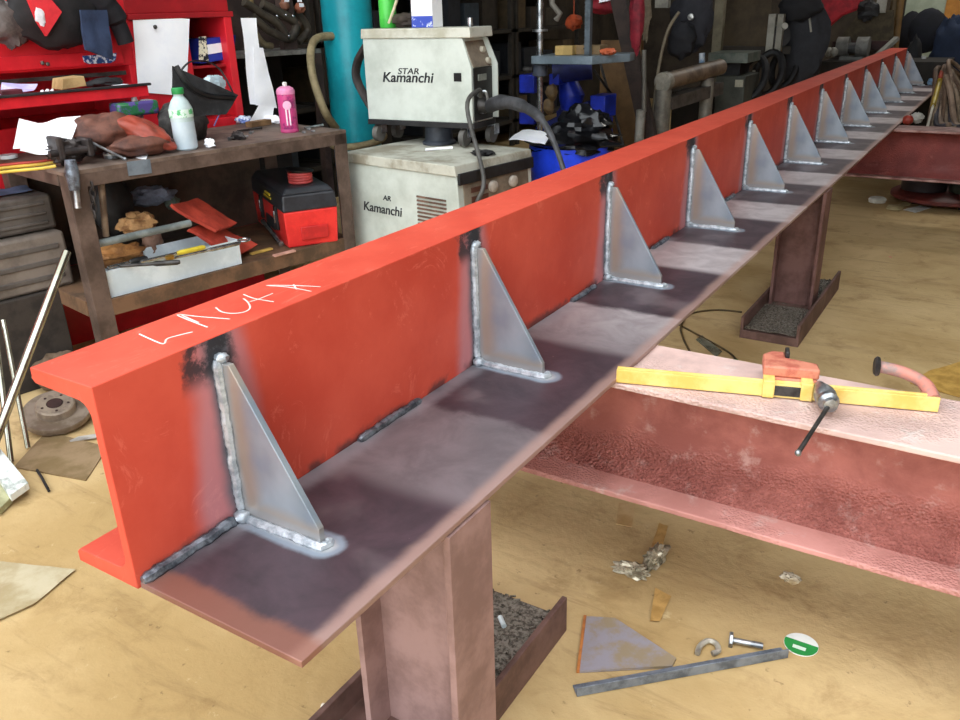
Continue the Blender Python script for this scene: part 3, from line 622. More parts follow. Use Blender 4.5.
scrap(314,128,'rod','thin steel rod at the right end of the worktop','rod',M_STEEL,s=.8)
scrap(272,122.5,'rag','crumpled white tissue at the back of the bench left of spray can','tissue',M_PAP,s=1.3)
scrap(244,123,'rag','blue and white crumpled wrapper right of the black bag','wrapper',mat('#dfe4f2','#5a6fae',rough=.4,scale=40,lo=.5,hi=.55))
scrap(238,139,'rag','small dark lump of swarf on the bench right of the bag','scrap',M_IRON,s=.7)
for u,v in ((232,140),(240,135),(246,138),(252,134)): scrap(u,v,'bolt','small steel bolt among the loose bolts right of the black bag','bolt',M_STEEL,'loose bolts right of the bag')
for u,v in ((309,130),(313,132),(304,133)): scrap(u,v,'nut','small pale nut among the loose nuts right of the spray can','nut',M_STEEL,'loose nuts right of the spray can')
scrap(210,147,'rag','flattened white scrap right of the bottle foot','scrap',M_PAP,s=.5)
# ---- on the shelf below
def zs(u,v,dz=.0): return Z(u,v,SH+dz)
tr=thing('tool_tray','long white metal tray of tools at front edge of the bench shelf','tray',zs(150,285))
ta=[B(u,v,.02) for u,v in ((97,303),(245,283))]
a0_=(ta[0]-A0).dot(E1); a1_=(ta[1]-A0).dot(E1); zt_=.098
M_WHT=mat('#dfe8ec','#c3ced4',rough=.45,scale=5,bm=.05)
m=MB(); a0_=.004; 
for args in ((a0_+.065,a1_,.020,.026,SH+.002,SH+zt_),(a0_+.065,a1_,.20,.206,SH+.002,SH+zt_),(a0_+.065,a0_+.071,.026,.2,SH+.002,SH+zt_),(a1_-.006,a1_,.026,.2,SH+.002,SH+zt_),(a0_+.065,a1_,.026,.2,SH+.002,SH+.008)): m.bb(*args)
m.build('tray_body',M_WHT,tr,smooth=False,bevel=.001)
M_CHR=mat('#c9ccce','#85888b',rough=.2,metal=.9,scale=30,bm=0)
TZ=SH+zt_+.006
def tool(u0,v0,u1,v1,r,m,name,label,cat,dz=0):
    a=Z(u0,v0,TZ+dz);b=Z(u1,v1,TZ+dz); o=thing(name,label,cat,a)
    MB().tube([a,a.lerp(b,.55)],r,10).build('shaft',m[0],o); MB().tube([a.lerp(b,.55),a.lerp(b,.6),a.lerp(b,.95),b],[r*1.1,r*1.6,r*1.6,r*1.0],10).build('handle',m[1],o)
tool(108,268,147,258,.007,(M_CHR,M_BLK),'ratchet_handle','chrome ratchet at the left end of the white tool tray','ratchet')
tool(140,262,205,247,.006,(M_CHR,mat('#d9c23a','#b39a2a',rough=.4,bm=0)),'screwdriver','yellow handled screwdriver lying on the white tool tray','screwdriver')
tool(120,266,180,262,.006,(M_DKST,M_DKST),'steel_punch','dark steel punch in the middle of the white tool tray','punch')
tool(165,260,240,243,.005,(M_CHR,M_CHR),'chrome_spanner','long chrome spanner reaching the right end of the white tool tray','spanner')
q=Z(244,240,TZ); ring=[q+E1*.022*math.cos(a)+E2*.022*math.sin(a) for a in [k*2*math.pi/16 for k in range(16)]]
MB().tube(ring,.004,8,closed=True).build('key_ring',M_CHR,label='chrome ring at the right end of the white tool tray',cat='ring')
q=Z(170,259,TZ); MB().lathe(q,[(.008,0),(.016,0),(.016,.012),(.008,.012)],UP,14).build('brass_ring',mat('#b98a3a','#8f6a2a',rough=.35,metal=.6),label='brass fitting lying on the white tool tray',cat='fitting')
MB().tube([B(84,247,.04),B(190,223,.04)],.013,14).build('grey_pipe',mat('#8b9290','#6b716f',rough=.5,metal=.2),label='grey pipe lying across the bench shelf behind the tray',cat='pipe')
for qs,sd_,l in (((168,208),3,'red leather glove on top of the pipe on the bench shelf'),((186,232),5,'red leather glove folded under the other red glove on shelf')):
    u,v=qs
    MB().sheet(B(u,v,.10),B(u+44,v+28,.05),B(u+68,v+16,.12),B(u+26,v-6,.2),.012,.02,8,sd_).build('red_glove',mat('#c44a38','#a83c2e',rough=.6,scale=16,bm=.3),label=l,cat='glove')
for c,(rx,ry,rz),sd_,mm,l,nm in ((( 138,224),(.07,.05,.04),2,mat('#c79a68','#8f6540',rough=.7,scale=16),'tan leather glove heaped on the shelf under the bench','tan_glove'),
    ((118,256),(.10,.05,.04),5,mat('#b9824a','#875a34',rough=.7,scale=16),'orange brown leather glove left of the tan one on the shelf','brown_glove'),
    ((150,196),(.09,.05,.035),8,mat('#8a94a8','#6c7486',rough=.8,scale=16),'grey blue rag at the back of the bench shelf','blue_rag'),
    ((152,240),(.035,.025,.05),11,mat('#8a6a58','#6a5042',rough=.6),'brown leather cuff standing behind the tray','leather_cuff'),
    ((172,202),(.03,.03,.03),13,mat('#6e7a70','#555f58',rough=.8),'grey green rag scrap beside the grey blue rag','green_rag')):
    off=.22 if c[1]>205 else .42
    pz=B(c[0],c[1],off); MB().blob(pz,rx,ry,rz,.4,2.4,sd_,24,16,ax=(E1,E2,UP)).build(nm,mm,label=l,cat='rag' if 'rag' in nm else 'glove')
pz=B(113,206,.36); MB().blob(pz,.075,.06,.12,.15,1.8,4,20,14,ax=(E1,E2,UP)).build('black_case',M_BLK,label='black soft case standing at the back of the bench shelf',cat='case')
MB().hexa(BL(.30,.22,SH+.002),E1*.42,E2*.31,UP*.06).build('shelf_box',mat('#4a3f36','#38302a',rough=.8),label='low brown box under the gloves on the bench shelf',cat='box',bevel=.004)
# red and black tool box
tbA,tbB,tbC=[Z(*q,-.172) for q in ((287,246),(342,238),(238,210))]
tbA.z=tbB.z=tbC.z=SH
ex=(tbB-tbA); ex.z=0; W_=ex.length*.97; ex.normalize(); ey=V((-ex.y,ex.x,0)); D_=.56
tb=thing('tool_box','red plastic tool box with black lid on the bench shelf','tool box',tbA+ex*W_/2+ey*D_/2)
def tbp(a,b,c): return tbA+ex*a+ey*b+UP*(c)
H1=.15; H2=.243
def taper(m,a0,a1,b0,b1,z0,z1,i0,i1):
    p=[tbp(a0+i0,b0+i0,z0),tbp(a1-i0,b0+i0,z0),tbp(a1-i0,b1-i0,z0),tbp(a0+i0,b1-i0,z0),tbp(a0+i1,b0+i1,z1),tbp(a1-i1,b0+i1,z1),tbp(a1-i1,b1-i1,z1),tbp(a0+i1,b1-i1,z1)]
    m.add(p,[(0,3,2,1),(4,5,6,7),(0,1,5,4),(1,2,6,5),(2,3,7,6),(3,0,4,7)])
M_TBR=mat('#ea3a34','#d92e2c',rough=.4,bm=.05); 
m=MB(); taper(m,0,W_,0,D_,.002,H1,.008,0); m.build('body',M_TBR,tb,bevel=.006,smooth=False,label='red plastic body')
m=MB(); taper(m,-.002,W_+.002,-.002,D_+.002,H1,H2-.025,0,.006); taper(m,.006,W_-.006,.006,D_-.006,H2-.025,H2,0,.02); m.build('lid',mat('#33353a','#28292d',rough=.4,bm=.05),tb,bevel=.008,smooth=False,label='black lid')
m=MB(); m.hexa(tbp(W_*.28,-.006,.03),ex*W_*.5,-ey*.004+ey*.01,UP*.055); m.build('end_grip',mat('#d22c2a',rough=.5,bm=0),tb,bevel=.004)
for b_ in (.10,.36):
    m=MB(); m.hexa(tbp(-.010,b_,.06),ey*.03,ex*.012,UP*.10); m.build('latch',M_BLK,tb,bevel=.003); m=MB(); m.hexa(tbp(-.014,b_+.008,.09),ey*.014,ex*.006,UP*.05); m.build('latch_clip',M_CHR,tb,bevel=.001)
m=MB(); m.hexa(tbp(-.004,.17,.045),ey*.14,ex*.006,UP*.05); m.build('side_grip',mat('#2b2b2d',rough=.5,bm=0),tb,bevel=.003)
m=MB(); m.hexa(tbp(-.004,.19,.172),ey*.12,ex*.006,UP*.008); m.hexa(tbp(-.004,.20,.188),ey*.08,ex*.006,UP*.008); m.build('yellow_print',mat('#d9b92e',rough=.5,bm=0),tb,smooth=False)
p=tbp(W_*.5,.11,H2); o=thing('cable_reel','coil of red cable with a black rim on the tool box lid','coil',p)
m=MB()
for k in range(4): m.tube([p+V((.045*math.cos(t),.045*math.sin(t),.008+k*.011)) for t in [j*2*math.pi/24 for j in range(24)]],.0065,8,closed=True)
m.build('red_cable',mat('#c4504c','#a33c3a',rough=.5,bm=0),o)
MB().lathe(p+UP*.046,[(.001,0),(.056,.004),(.058,.01),(.05,.012),(.001,.01)],(UP+ex*.1).normalized(),26).build('rim',M_BLK2,o)
MB().lathe(p,[(.001,0),(.032,0),(.032,.045),(.001,.045)],UP,20).build('core',M_BLK,o)
MB().tube([zs(281,244,.013),Z(263,221,SH+.05)],.011,14).build('chrome_tube',M_CHR,label='short chrome tube leaning at the corner of the red tool box',cat='tube')
for u,v,l,mm in ((265,252,'yellowish strip of wood on the shelf in front of the chrome tube',mat('#d8b45a','#b8924a',rough=.7)),(288,254,'pinkish wood scrap at the foot of the red tool box',mat('#d9a898','#b98a7a',rough=.7))):
    p=zs(u,v,.002); MB().hexa(p-E1*.06,E1*.10,E2*.02,UP*.008).build('wood_strip',mm,label=l,cat='strip',bevel=.001)
# dark cases seen through the open end of the bench
M_CASE=mat('#7d7167','#5f554d',rough=.6,scale=5); M_CASE2=mat('#5d554f','#463f3a',rough=.6,scale=6)
def case(a0,a1,o0,o1,z0,z1,label,m):
    o=thing('tool_case',label,'case',BL((a0+a1)/2,(o0+o1)/2,z0)); MB().bb(a0,a1,o0,o1,z0,z1).build('shell',m,o,bevel=.012)
    r=MB(); h=z1-z0
    for k in range(3): r.bb(a0+.03,a1-.03,o0-.006,o0+.003,z0+h*(.18+.27*k),z0+h*(.27+.27*k))
    r.build('rib',M_CASE2,o,bevel=.003); l=MB(); l.bb(a0+.02,a0+.06,o0-.012,o0+.002,z0+h*.35,z0+h*.8); l.build('latch',M_IRON,o,bevel=.003); return o
case(-.32,.068,.30,.52,SH+.002,SH+.20,'lower brown grey plastic tool case under the left bench end',M_CASE)
case(-.30,.066,.34,.50,SH+.205,SH+.33,'upper brown grey plastic tool case stacked under the left bench end',M_CASE2)
m=MB(); m.bb(-.36,.0,.28,.56,FZ,SH); m.build('wooden_crate',mat('#3a322c','#2a2420',rough=.9),label='dark crate under the stacked tool cases left of the bench',cat='crate',bevel=.004)
MB().sheet(BL(-.12,.40,SH+.336),BL(.03,.40,SH+.336),BL(.04,.48,SH+.34),BL(-.10,.49,SH+.34),.002,.006,12,3).build('blue_cloth',mat('#4d5a74','#3b4458',rough=.8),label='dark blue cloth on top of the stacked tool cases',cat='cloth')
# ---------------------------------------------------------------- red tool cabinet behind the bench
M_CRED=mat('#d92530','#c01d28',rough=.35,scale=5,bm=.03); M_CRD2=mat('#a81a22','#8f151c',rough=.45,scale=5)
O=.62
cb=thing('tool_cabinet','large red steel tool cabinet with an open drawer behind the bench','cabinet',BL(.3,O+.2,FZ))
m=MB(); m.bb(-.7,.60,O,O+.42,.535,.98); m.bb(-.7,.60,O,O+.42,FZ,.345); m.bb(.575,.60,O,O+.42,.345,.535); m.bb(-.7,.575,O+.39,O+.42,.345,.535)
m.build('chest_body',M_CRED,cb,smooth=False,bevel=.003)
m=MB(); m.bb(-.65,.555,O-.008,O,.542,.592); m.build('drawer_front',M_CRED,cb,bevel=.003,smooth=False)
for u,v in ((42,63),(47,64)): MB().lathe(B(u,v,O-.008),[(.007,0),(.007,.008),(.001,.009)],-E2,14).build('drawer_lock',M_CHR,cb)
m=MB(); m.bb(.02,.555,O-.006,O,.500,.515); m.build('slide_rail',M_DKST,cb,smooth=False)
dw=MB(); o1=.33; zA,zB=.437,.474; aR=.492
dw.bb(-.65,aR,o1,o1+.012,zA,zB); dw.bb(-.65,aR,o1+.012,O+.3,zA,zA+.006); dw.bb(aR-.01,aR,o1+.012,O+.3,zA+.006,zB-.01); dr=dw.build('drawer',M_CRED,cb,smooth=False,bevel=.0015,label='open red drawer')
m=MB(); m.bb(-.655,aR+.01,o1-.012,o1+.006,zB,zB+.009); m.build('drawer_grip',M_BLK,dr,smooth=False,bevel=.002)
# tall locker at its right with an open bay
a1,a2,a3,a4=.60,.853,1.025,1.062
m=MB(); m.bb(a1+.001,a2,O,O+.42,FZ,.70); m.bb(a2,a4,O+.36,O+.42,.29,.70); m.bb(a3,a4,O-.01,O+.36,.29,.70); m.bb(a2,a4,O,O+.36,FZ,.29); m.build('locker_body',M_CRED,cb,smooth=False,bevel=.003)
m=MB(); m.bb(a1+.001,a4+.01,O-.014,O+.42,.70,.722); m.bb(a1+.001,a4,O+.004,O+.42,.722,.98); m.build('locker_top',M_CRD2,cb,smooth=False,bevel=.003)
m=MB(); m.prism([B(*q,O-.008) for q in ((82,56),(116,53),(115,60),(110,63),(88,64),(84,62))],-E2*.006); m.build('sticker',mat('#24477f','#d7dfe8',rough=.4,scale=60,lo=.5,hi=.55,bm=0),cb,smooth=False)
# papers
def paper(pts,off,label,name='paper_sheet',amp=.004,seed=1,fr=6,m=None): return MB().sheet(*[B(u,v,off) for u,v in pts],.001,amp,fr,seed,nrm=-E2).build(name,m or M_PAP,label=label,cat='paper')
ps=paper(((138,92),(186,96),(189,19),(132,14)),O-.006,'tall white paper sheet pinned to the red locker front')
p=B(155,27,O-.02); MB().lathe(p,[(.008,0),(.008,.004),(.003,.008)],-E2,14).build('magnet_button',M_DKST,label='small dark magnet holding the white paper on the locker',cat='magnet')
paper(((248,104),(262,105),(255,18),(240,18)),O-.02,'white paper roll hanging at the right edge of the red locker',seed=3,amp=.012)
paper(((254,105),(276,108),(262,48),(252,47)),O-.03,'long white paper sheet hanging right of the red locker bay',seed=5,amp=.01)
paper(((246,124),(270,125),(274,106),(258,104)),O-.12,'crumpled white paper on the bench under the hanging sheets',seed=7,amp=.015)
# box in the bay
m=MB(); p=B(202,62,O+.03); bx=thing('blue_carton','blue and white carton in the open bay of the red locker','carton',p)
MB().prism([B(*q,O+.04) for q in ((200,64),(234,58),(236,35),(203,39))],E2*.14).build('box',mat('#2338a0','#1b2c86',rough=.45,scale=4,bm=0),bx,smooth=False,bevel=.002)
MB().prism([B(*q,O+.038) for q in ((205,55),(234,50),(234,41),(205,45))],E2*.004).build('white_panel',M_PAP,bx,smooth=False)
MB().prism([B(*q,O+.036) for q in ((199,62),(209,61),(206,36),(199,37))],E2*.003).build('hazard_edge',mat('#e8e3c8','#20242c',rough=.5,scale=38,lo=.5,hi=.52,bm=0),bx,smooth=False)
m=MB(); m.bb(a2+.002,a3-.002,O+.02,O+.35,B(210,64,O+.04).z-.014,B(210,64,O+.04).z-.003); m.build('bay_shelf',M_CRD2,cb,smooth=False)
p=B(205,30,O+.26); MB().lathe(B(205,36,O+.24),[(.022,0),(.024,.05),(.012,.08),(.009,.1),(.001,.1)],UP,18).build('clear_jar',mat('#8f98a6',rough=.15,trans=.4,bm=0),label='clear plastic bottle behind the blue carton in the locker bay',cat='bottle')
MB().blob(B(225,92,O+.10),.05,.05,.05,.4,3,5,18,12,ax=(E1,E2,UP)).build('pink_rag',mat('#d9b0b4','#a98088',rough=.8),label='pale pink rag at the bottom of the red locker bay',cat='rag')
# contents of the drawer
MB().prism([B(*q,o1+.04) for q in ((62,90),(87,86),(84,76),(63,79))],E2*.09).build('card_box',mat('#b79a6a','#94794e',rough=.8),label='tan cardboard box in the open red drawer',cat='box',bevel=.002)
MB().sheet(B(0,97,o1+.03),B(34,92,o1+.03),B(38,86,o1+.12),B(2,84,o1+.12),.001,.006,8,2).build('notebook',mat('#b8aee0','#dcd8f0',rough=.5,bm=0),label='lilac paper lying at the left end of the open drawer',cat='paper')
MB().hexa(B(2,97,o1+.02),E1*.07,E2*.05,UP*.02).build('wallet',mat('#5d2530','#451a22',rough=.5),label='dark red wallet at the left front of the open drawer',cat='wallet',bevel=.003)
MB().blob(B(104,83,o1+.10),.07,.04,.018,.4,4,8,18,10,ax=(E1,E2,UP)).build('tool_heap',M_BLK,label='heap of black cable in the right half of the open drawer',cat='cable')
MB().hexa(B(116,87,o1+.04),E1*.05,E2*.04,UP*.006).build('white_card',M_PAP,label='white card at the right end of the open drawer',cat='card')
for k,(u,v) in enumerate(((42,92),(47,91),(52,91))): MB().cyl(B(u,v,o1+.03),B(u,v,o1+.03)+E1*.01+E2*.02,.006,n=10).build('plastic_plug',M_PAP,label='small pale plug in the row of plugs in the open drawer',cat='plug',group='pale plugs in the open drawer')
# cloth hanging on the chest
O2=O-.05
bgt=thing('hanging_bag','big black cloth bag hanging over the red chest at top left','bag',B(52,44,O2))
MB().blob(B(54,10,O2),.165,.045,.135,.12,2,4,28,20,ax=(E1,E2,UP)).build('bag_body',M_BLK2 if False else mat('#211e1f','#161415',rough=.7,bm=.3),bgt)
lb=[B(*q,O2-.062) for q in ((28,-2),(50,-2),(62,12),(47,36),(38,22))]
MB().prism(lb,E2*.02).build('red_patch',mat('#e0343c','#c92c34',rough=.5,bm=0),bgt,smooth=False)
MB().blob(B(40,17,O2-.064),.016,.003,.026,.6,4,3,16,10,ax=(E1,E2,UP)).build('white_print',mat('#ece6ea',rough=.5,bm=0),bgt)
MB().blob(B(10,24,O2+.01),.07,.03,.075,.3,3,7,18,12,ax=(E1,E2,UP)).build('clear_bag',mat('#5d5450','#3f3836',rough=.25,bm=.4),label='grey translucent plastic bag left of the black hanging bag',cat='bag')
MB().sheet(B(84,50,O2-.07),B(112,60,O2-.06),B(106,10,O2-.06),B(79,10,O2-.07),.012,.014,10,3,nrm=-E2).build('navy_cloth',mat('#2d3a55','#222c42',rough=.8,bm=.3),label='navy blue cloth hanging from the red chest beside the black bag',cat='cloth')
MB().tube(curve_pts([B(92,-8,O2-.0),B(104,4,O2-.0),B(116,20,O2-.0),B(126,43,O2-.0)],6),[.05]*7+[.045]*6+[.032]*6,14).build('black_sleeve',mat('#1c1b1f','#131216',rough=.8,bm=.3),label='black jacket sleeve hanging right of the navy cloth',cat='jacket')
# ---------------------------------------------------------------- dark steel rack with hoses, between cabinet and cylinder
M_RACK=mat('#4b3a34','#332824',rough=.7,scale=6); M_HOSE=mat('#7c6f55','#5f543f',rough=.6,scale=14); M_HOSD=mat('#4d4438','#352e26',rough=.6,scale=14)
O3=.86
rk=thing('steel_rack','dark brown steel rack full of hoses behind the pink spray can','rack',BL(1.6,O3+.2,FZ))
zR=B(330,48,O3).z
m=MB(); m.bb(1.14,1.715,O3,O3+.4,zR-.02,zR); m.build('rack_shelf',mat('#8d8a84','#66635e',rough=.5,metal=.3),rk,smooth=False)
m=MB(); m.bb(1.14,1.715,O3+.36,O3+.4,FZ,zR-.02); m.build('rack_back',mat('#26211f','#1a1716',rough=.9),rk,smooth=False)
m=MB(); m.bb(1.14,1.715,O3+.36,O3+.4,zR,1.2); m.build('rack_upper_back',M_RACK,rk,smooth=False)
m=MB(); m.bb(1.58,1.66,O3+.12,O3+.16,zR,1.2); m.build('upright',M_RACK,rk,smooth=False)
for aa in (1.14,1.675): m=MB(); m.bb(aa,aa+.04,O3,O3+.04,FZ,zR-.02); m.build('upright',M_RACK,rk,smooth=False)
hl=['thick brown hose looped on the rack, topmost','brown hose hanging down the left of the rack','dark hose coiled in the middle of the rack','grey brown hose crossing the rack to the right','thin dark hose at the back of the rack']
hs=[[(244,2),(262,14),(278,24),(286,38),(268,30),(252,16)],[(248,18),(256,34),(264,44),(272,46)],[(262,4),(282,14),(296,24),(290,38),(276,32)],[(270,18),(290,30),(286,44)],[(284,4),(300,16),(308,30),(298,42)]]
for k,h in enumerate(hs):
    MB().tube(curve_pts([B(u,v,O3+.05+.03*k) for u,v in h],7),[.02,.016,.022,.015,.018][k],10).build('rubber_hose',[M_HOSD,M_HOSE,M_HOSD,M_HOSE,M_HOSD][k],label=hl[k],cat='hose')
for k,(u,v,c,l) in enumerate(((248,2,'#8a7348','tan cardboard lump on top of the rack'),(284,5,'#8a5a44','rust brown valve on the rack, middle'),(300,8,'#9a5a40','orange brown valve on the rack, right'),(296,24,'#6a5446','dull brown fitting on the rack among hoses'))):
    p=B(u,v,O3+.12); MB().blob(p,.03,.025,.025,.3,3,k+2,16,10).build('pipe_fitting',mat(c,None,rough=.6),label=l,cat='fitting')
for k,(u,v) in enumerate(((285,2),(298,2),(300,7))):
    p=B(u,v,O3+.06); MB().hexa(p,E1*.025,E2*.004,UP*.018).build('white_tag',M_PAP,label='small white tag on the valves at the top of the rack',cat='tag',group='white tags on the rack valves')
for k,(u,v) in enumerate(((277,16),(286,15),(293,16),(289,36))):
    p=B(u,v,O3+.02); MB().blob(p,.007,.007,.007,.1,1,k,10,8).build('brass_nut',M_CHR,label='small shiny nut among the hoses on the rack',cat='nut',group='shiny nuts on the rack')
# tan hose that drops from the rack and wraps the cylinder foot
CY=V((-2.125,3.02,FZ)); CR=.128
th=[B(340,36,.80),B(318,38,.78),B(311,50,.76),B(312,72,.72),B(318,94,.68),B(326,114,.66),B(336,128,.70)]
zc=CY.z+.60
M_TAN=mat('#9a8b68','#7d6f50',rough=.7,scale=12)
MB().tube(curve_pts(th,7),.020,12).build('tan_hose',M_TAN,label='fat tan hose dropping from the rack beside the teal cylinder',cat='hose')
# ---------------------------------------------------------------- teal gas cylinder
cy=thing('gas_cylinder','tall teal gas cylinder standing behind the two welding machines','cylinder',CY)
M_TEAL=mat('#159aa6','#128591',rough=.35,scale=4,bm=.03)
MB().lathe(CY,[(CR*.9,0),(CR,.02),(CR,.555)],UP,40).build('lower_body',mat('#2d5e92','#264f7c',rough=.4,scale=5,bm=.03),cy,label='blue lower body')
MB().lathe(CY+UP*.555,[(CR,0),(CR,.88),(CR*.9,.97),(CR*.55,1.03),(.045,1.06),(.045,1.09)],UP,40).build('upper_body',M_TEAL,cy,label='teal upper body')
MB().lathe(CY+UP*1.645,[(.03,0),(.03,.06),(.02,.08),(.001,.08)],UP,16).build('valve',mat('#b0924a',None,rough=.35,metal=.7),cy)
hp=[CY+UP*(.60+.02*math.sin(t))+V(((CR+.018)*math.cos(t),(CR+.018)*math.sin(t),0)) for t in [k*2*math.pi/30 for k in range(30)]]
MB().tube(hp,.018,10,closed=True).build('hose_ring',M_TAN,label='loop of tan hose around the teal cylinder near its foot',cat='hose')
# ---------------------------------------------------------------- lower welding machine
M_CREAM=mat('#c9cfc6','#aab0a6',rough=.45,scale=4,lo=.35,hi=.7,bm=.03); M_TAN2=mat('#8a7d6c','#6b5f51',rough=.6,scale=9); M_VENT=mat('#7a5f50','#574338',rough=.7)
mz=.15
mA=Z(345,152,mz); mC=Z(456,166,mz); mx=(mC-mA); mx.z=0; MW=mx.length; mx.normalize(); my=V((-mx.y,mx.x,0)); MD=.47
def mp_(a,b,z): q=mA+mx*a+my*b; q.z=z; return q
ws=thing('welding_machine','large pale grey welding power source on the floor, lower of two','welding machine',mp_(MW/2,MD/2,FZ))
MB().add([],[])
zb=FZ+.10
MB().prism([mp_(0,0,zb),mp_(MW+.035,0,zb),mp_(MW,0,mz-.042),mp_(0,0,mz-.042)],my*MD).build('case',M_CREAM,ws,smooth=False,bevel=.004)
MB().prism([mp_(-.008,-.008,mz-.042),mp_(MW+.004,-.008,mz-.042),mp_(MW-.004,-.008,mz),mp_(-.008,-.008,mz)],my*(MD+.016)).build('lid',mat('#bdbcae','#8f8877',rough=.6,scale=6),ws,smooth=False,bevel=.004,label='dusty lid')
v=MB(); 
for k in range(8):
    z=B(0,0,0).z; q=mp_(MW*.66,-.006,.035-.016*k-.03); v.hexa(q,mx*.16,my*.006,UP*.007)
v.build('vent_slots',M_VENT,ws,smooth=False)
v=MB()
for k in range(4): v.hexa(mp_(MW*.68,-.006,-.17-.016*k),mx*.15,my*.006,UP*.007)
v.build('vent_slots',M_VENT,ws,smooth=False)
# control panel on the end
def me(b,z,out=.002):  # on the slanting end face
    k=(mz-.042-z)/(mz-.042-zb); return mp_(MW+.035*k+out,b,z)
MB().prism([me(.03,-.02),me(MD-.03,-.02),me(MD-.03,mz-.05),me(.03,mz-.05)],mx*.004).build('control_panel',M_TAN2,ws,smooth=False)
MB().prism([me(.0,mz-.075,.004),me(MD,mz-.075,.004),me(MD,mz-.03,.006),me(0,mz-.03,.006)],mx*.012).build('grip_rail',M_BLK,ws,smooth=False,bevel=.003)
for b_ in (.20,.33): MB().lathe(me(b_,.04,.006),[(.023,0),(.023,.014),(.017,.018),(.001,.018)],mx,20).build('knob',mat('#b9ada0','#94887a',rough=.5),ws)
m=MB(); m.hexa(me(.07,-.005,.006),my*.1,mx*.003,UP*.025); m.hexa(me(.07,.035,.006),my*.1,mx*.003,UP*.02); m.build('display',mat('#5b3a30','#432a24',rough=.4),ws,smooth=False)
m=MB(); 
for a_,b_ in ((.05,.08),(MW-.05,.08),(.05,MD-.08),(MW-.05,MD-.08)): q=mp_(a_,b_,FZ+.05); MB().cyl(q-my*.02,q+my*.02,.05,n=20).build('wheel',M_BLK,ws)
m=MB(); m.hexa(mp_(.02,.02,FZ+.085),mx*(MW-.04),my*(MD-.04),UP*.015); m.build('base',M_BLK,ws,smooth=False)
zl=.0
M_TXT=mat('#23262a',None,rough=.5,bm=0)
def onface(u,v):  # on the long side of the lower machine
    d=ray(u,v); t=((mA-my*.001-CAM).dot(my))/d.dot(my); return CAM+d*t
def lettering(parent,fn,nrm,u,v,u2,v2,body,hpx,shear,bold,xdir,name='lettering'):
    p=fn(u,v); q=fn(u2,v2); w=(q-p).length; ex_=xdir
    o=text(name,body,1.0,p,ex_,UP,nrm,M_TXT,parent,shear,.001,bold)
    xs=[vv.co.dot(ex_) for vv in o.data.vertices]; w0=max(xs)-min(xs); hs_=[vv.co.z for vv in o.data.vertices]; h0=max(hs_)-min(hs_)
    h=(fn(u,v-hpx)-p).dot(UP); x0=min(xs); zz0=min(hs_)
    pl_=p-wl(parent)
    for vv in o.data.vertices:
        a=(vv.co.dot(ex_)-x0)/w0*w; c=(vv.co.z-zz0)/h0*h; dn=(vv.co-pl_).dot(nrm)
        vv.co=pl_+ex_*a+UP*c+nrm*dn
    return o
lettering(ws,onface,-my,364,210,402,213,'Kamanchi',9,.15,.012,mx)
lettering(ws,onface,-my,383,200,391,201,'AR',5,.15,.01,mx)
# on the lid of the lower machine
MB().cyl(mp_(MW*.45,.20,mz+.006),mp_(MW*.55,.30,mz+.006),.006,n=10).build('white_stick',M_PAP,label='short white stick lying on the lower welding machine lid',cat='stick')
MB().blob(mp_(MW*.88,.25,mz+.008),.05,.04,.014,.5,4,5,18,10,flatbase=mz+.001).build('cable_scrap',M_BLK,label='dark tangle of wire on the lower welding machine lid',cat='wire')
# ---------------------------------------------------------------- wire feeder on top
fz=.235
fA=Z(369,124,fz); fB=Z(473,129,fz); fx=fB-fA; fx.z=0; FW=fx.length; fx.normalize(); fy=V((-fx.y,fx.x,0)); FD=.18; FH=.40
def fp_(a,b,z): q=fA+fx*a+fy*b; q.z=fz+z; return q
fd=thing('wire_feeder','pale grey wire feeder box on castors, upper of two welding machines','welding machine',fp_(FW/2,FD/2,-.08))
MB().prism([fp_(0,0,.022),fp_(FW,0,.022),fp_(FW,0,.24),fp_(FW-.04,0,FH-.04),fp_(0,0,FH-.04)],fy*FD).build('case',M_CREAM,fd,smooth=False,bevel=.003)
MB().prism([fp_(-.006,-.006,FH-.04),fp_(FW+.004,-.006,FH-.04),fp_(FW+.0,-.006,FH),fp_(-.002,-.006,FH)],fy*(FD+.012)).build('lid',mat('#c8c8bb','#aaa794',rough=.5,scale=7),fd,smooth=False,bevel=.004)
MB().hexa(fp_(-.002,-.004,0),fx*(FW+.012),fy*(FD+.008),UP*.022).build('base_plate',M_BLK,fd,smooth=False,bevel=.002)
MB().hexa(fp_(FW*.845,-.002,.19),fx*.036,fy*.004,UP*.034).build('square_port',M_BLK2,fd,smooth=False)
# end face
MB().prism([fp_(FW-.043,.012,FH-.045),fp_(FW-.043,FD-.012,FH-.045),fp_(FW+.002,FD-.012,.245),fp_(FW+.002,.012,.245)],fx*.004).build('control_panel',M_TAN2,fd,smooth=False)
MB().prism([fp_(FW+.001,.012,.03),fp_(FW+.001,FD-.012,.03),fp_(FW+.001,FD-.012,.242),fp_(FW+.001,.012,.242)],fx*.004).build('lower_panel',mat('#2c2d2c','#1f201f',rough=.5),fd,smooth=False)
MB().prism([fp_(FW-.04,FD-.006,FH-.04),fp_(FW-.02,FD-.006,FH-.045),fp_(FW+.028,FD-.006,.25),fp_(FW+.028,FD-.006,.03),fp_(FW,FD-.006,.03),fp_(FW,FD-.006,.24)],fy*.008).build('side_plate',M_CREAM,fd,smooth=False)
for q in (fp_(FW-.02,FD*.68,.31),fp_(FW-.004,FD*.78,.265)): MB().lathe(q,[(.013,0),(.013,.015),(.001,.016)],fx,16).build('knob',mat('#c9c3b2','#a8a08c',rough=.4),fd)
MB().hexa(fp_(FW+.004,FD*.25,.19),fx*.004,fy*.07,UP*.025).build('badge',mat('#8d9288','#6c7068',rough=.4),fd,smooth=False)
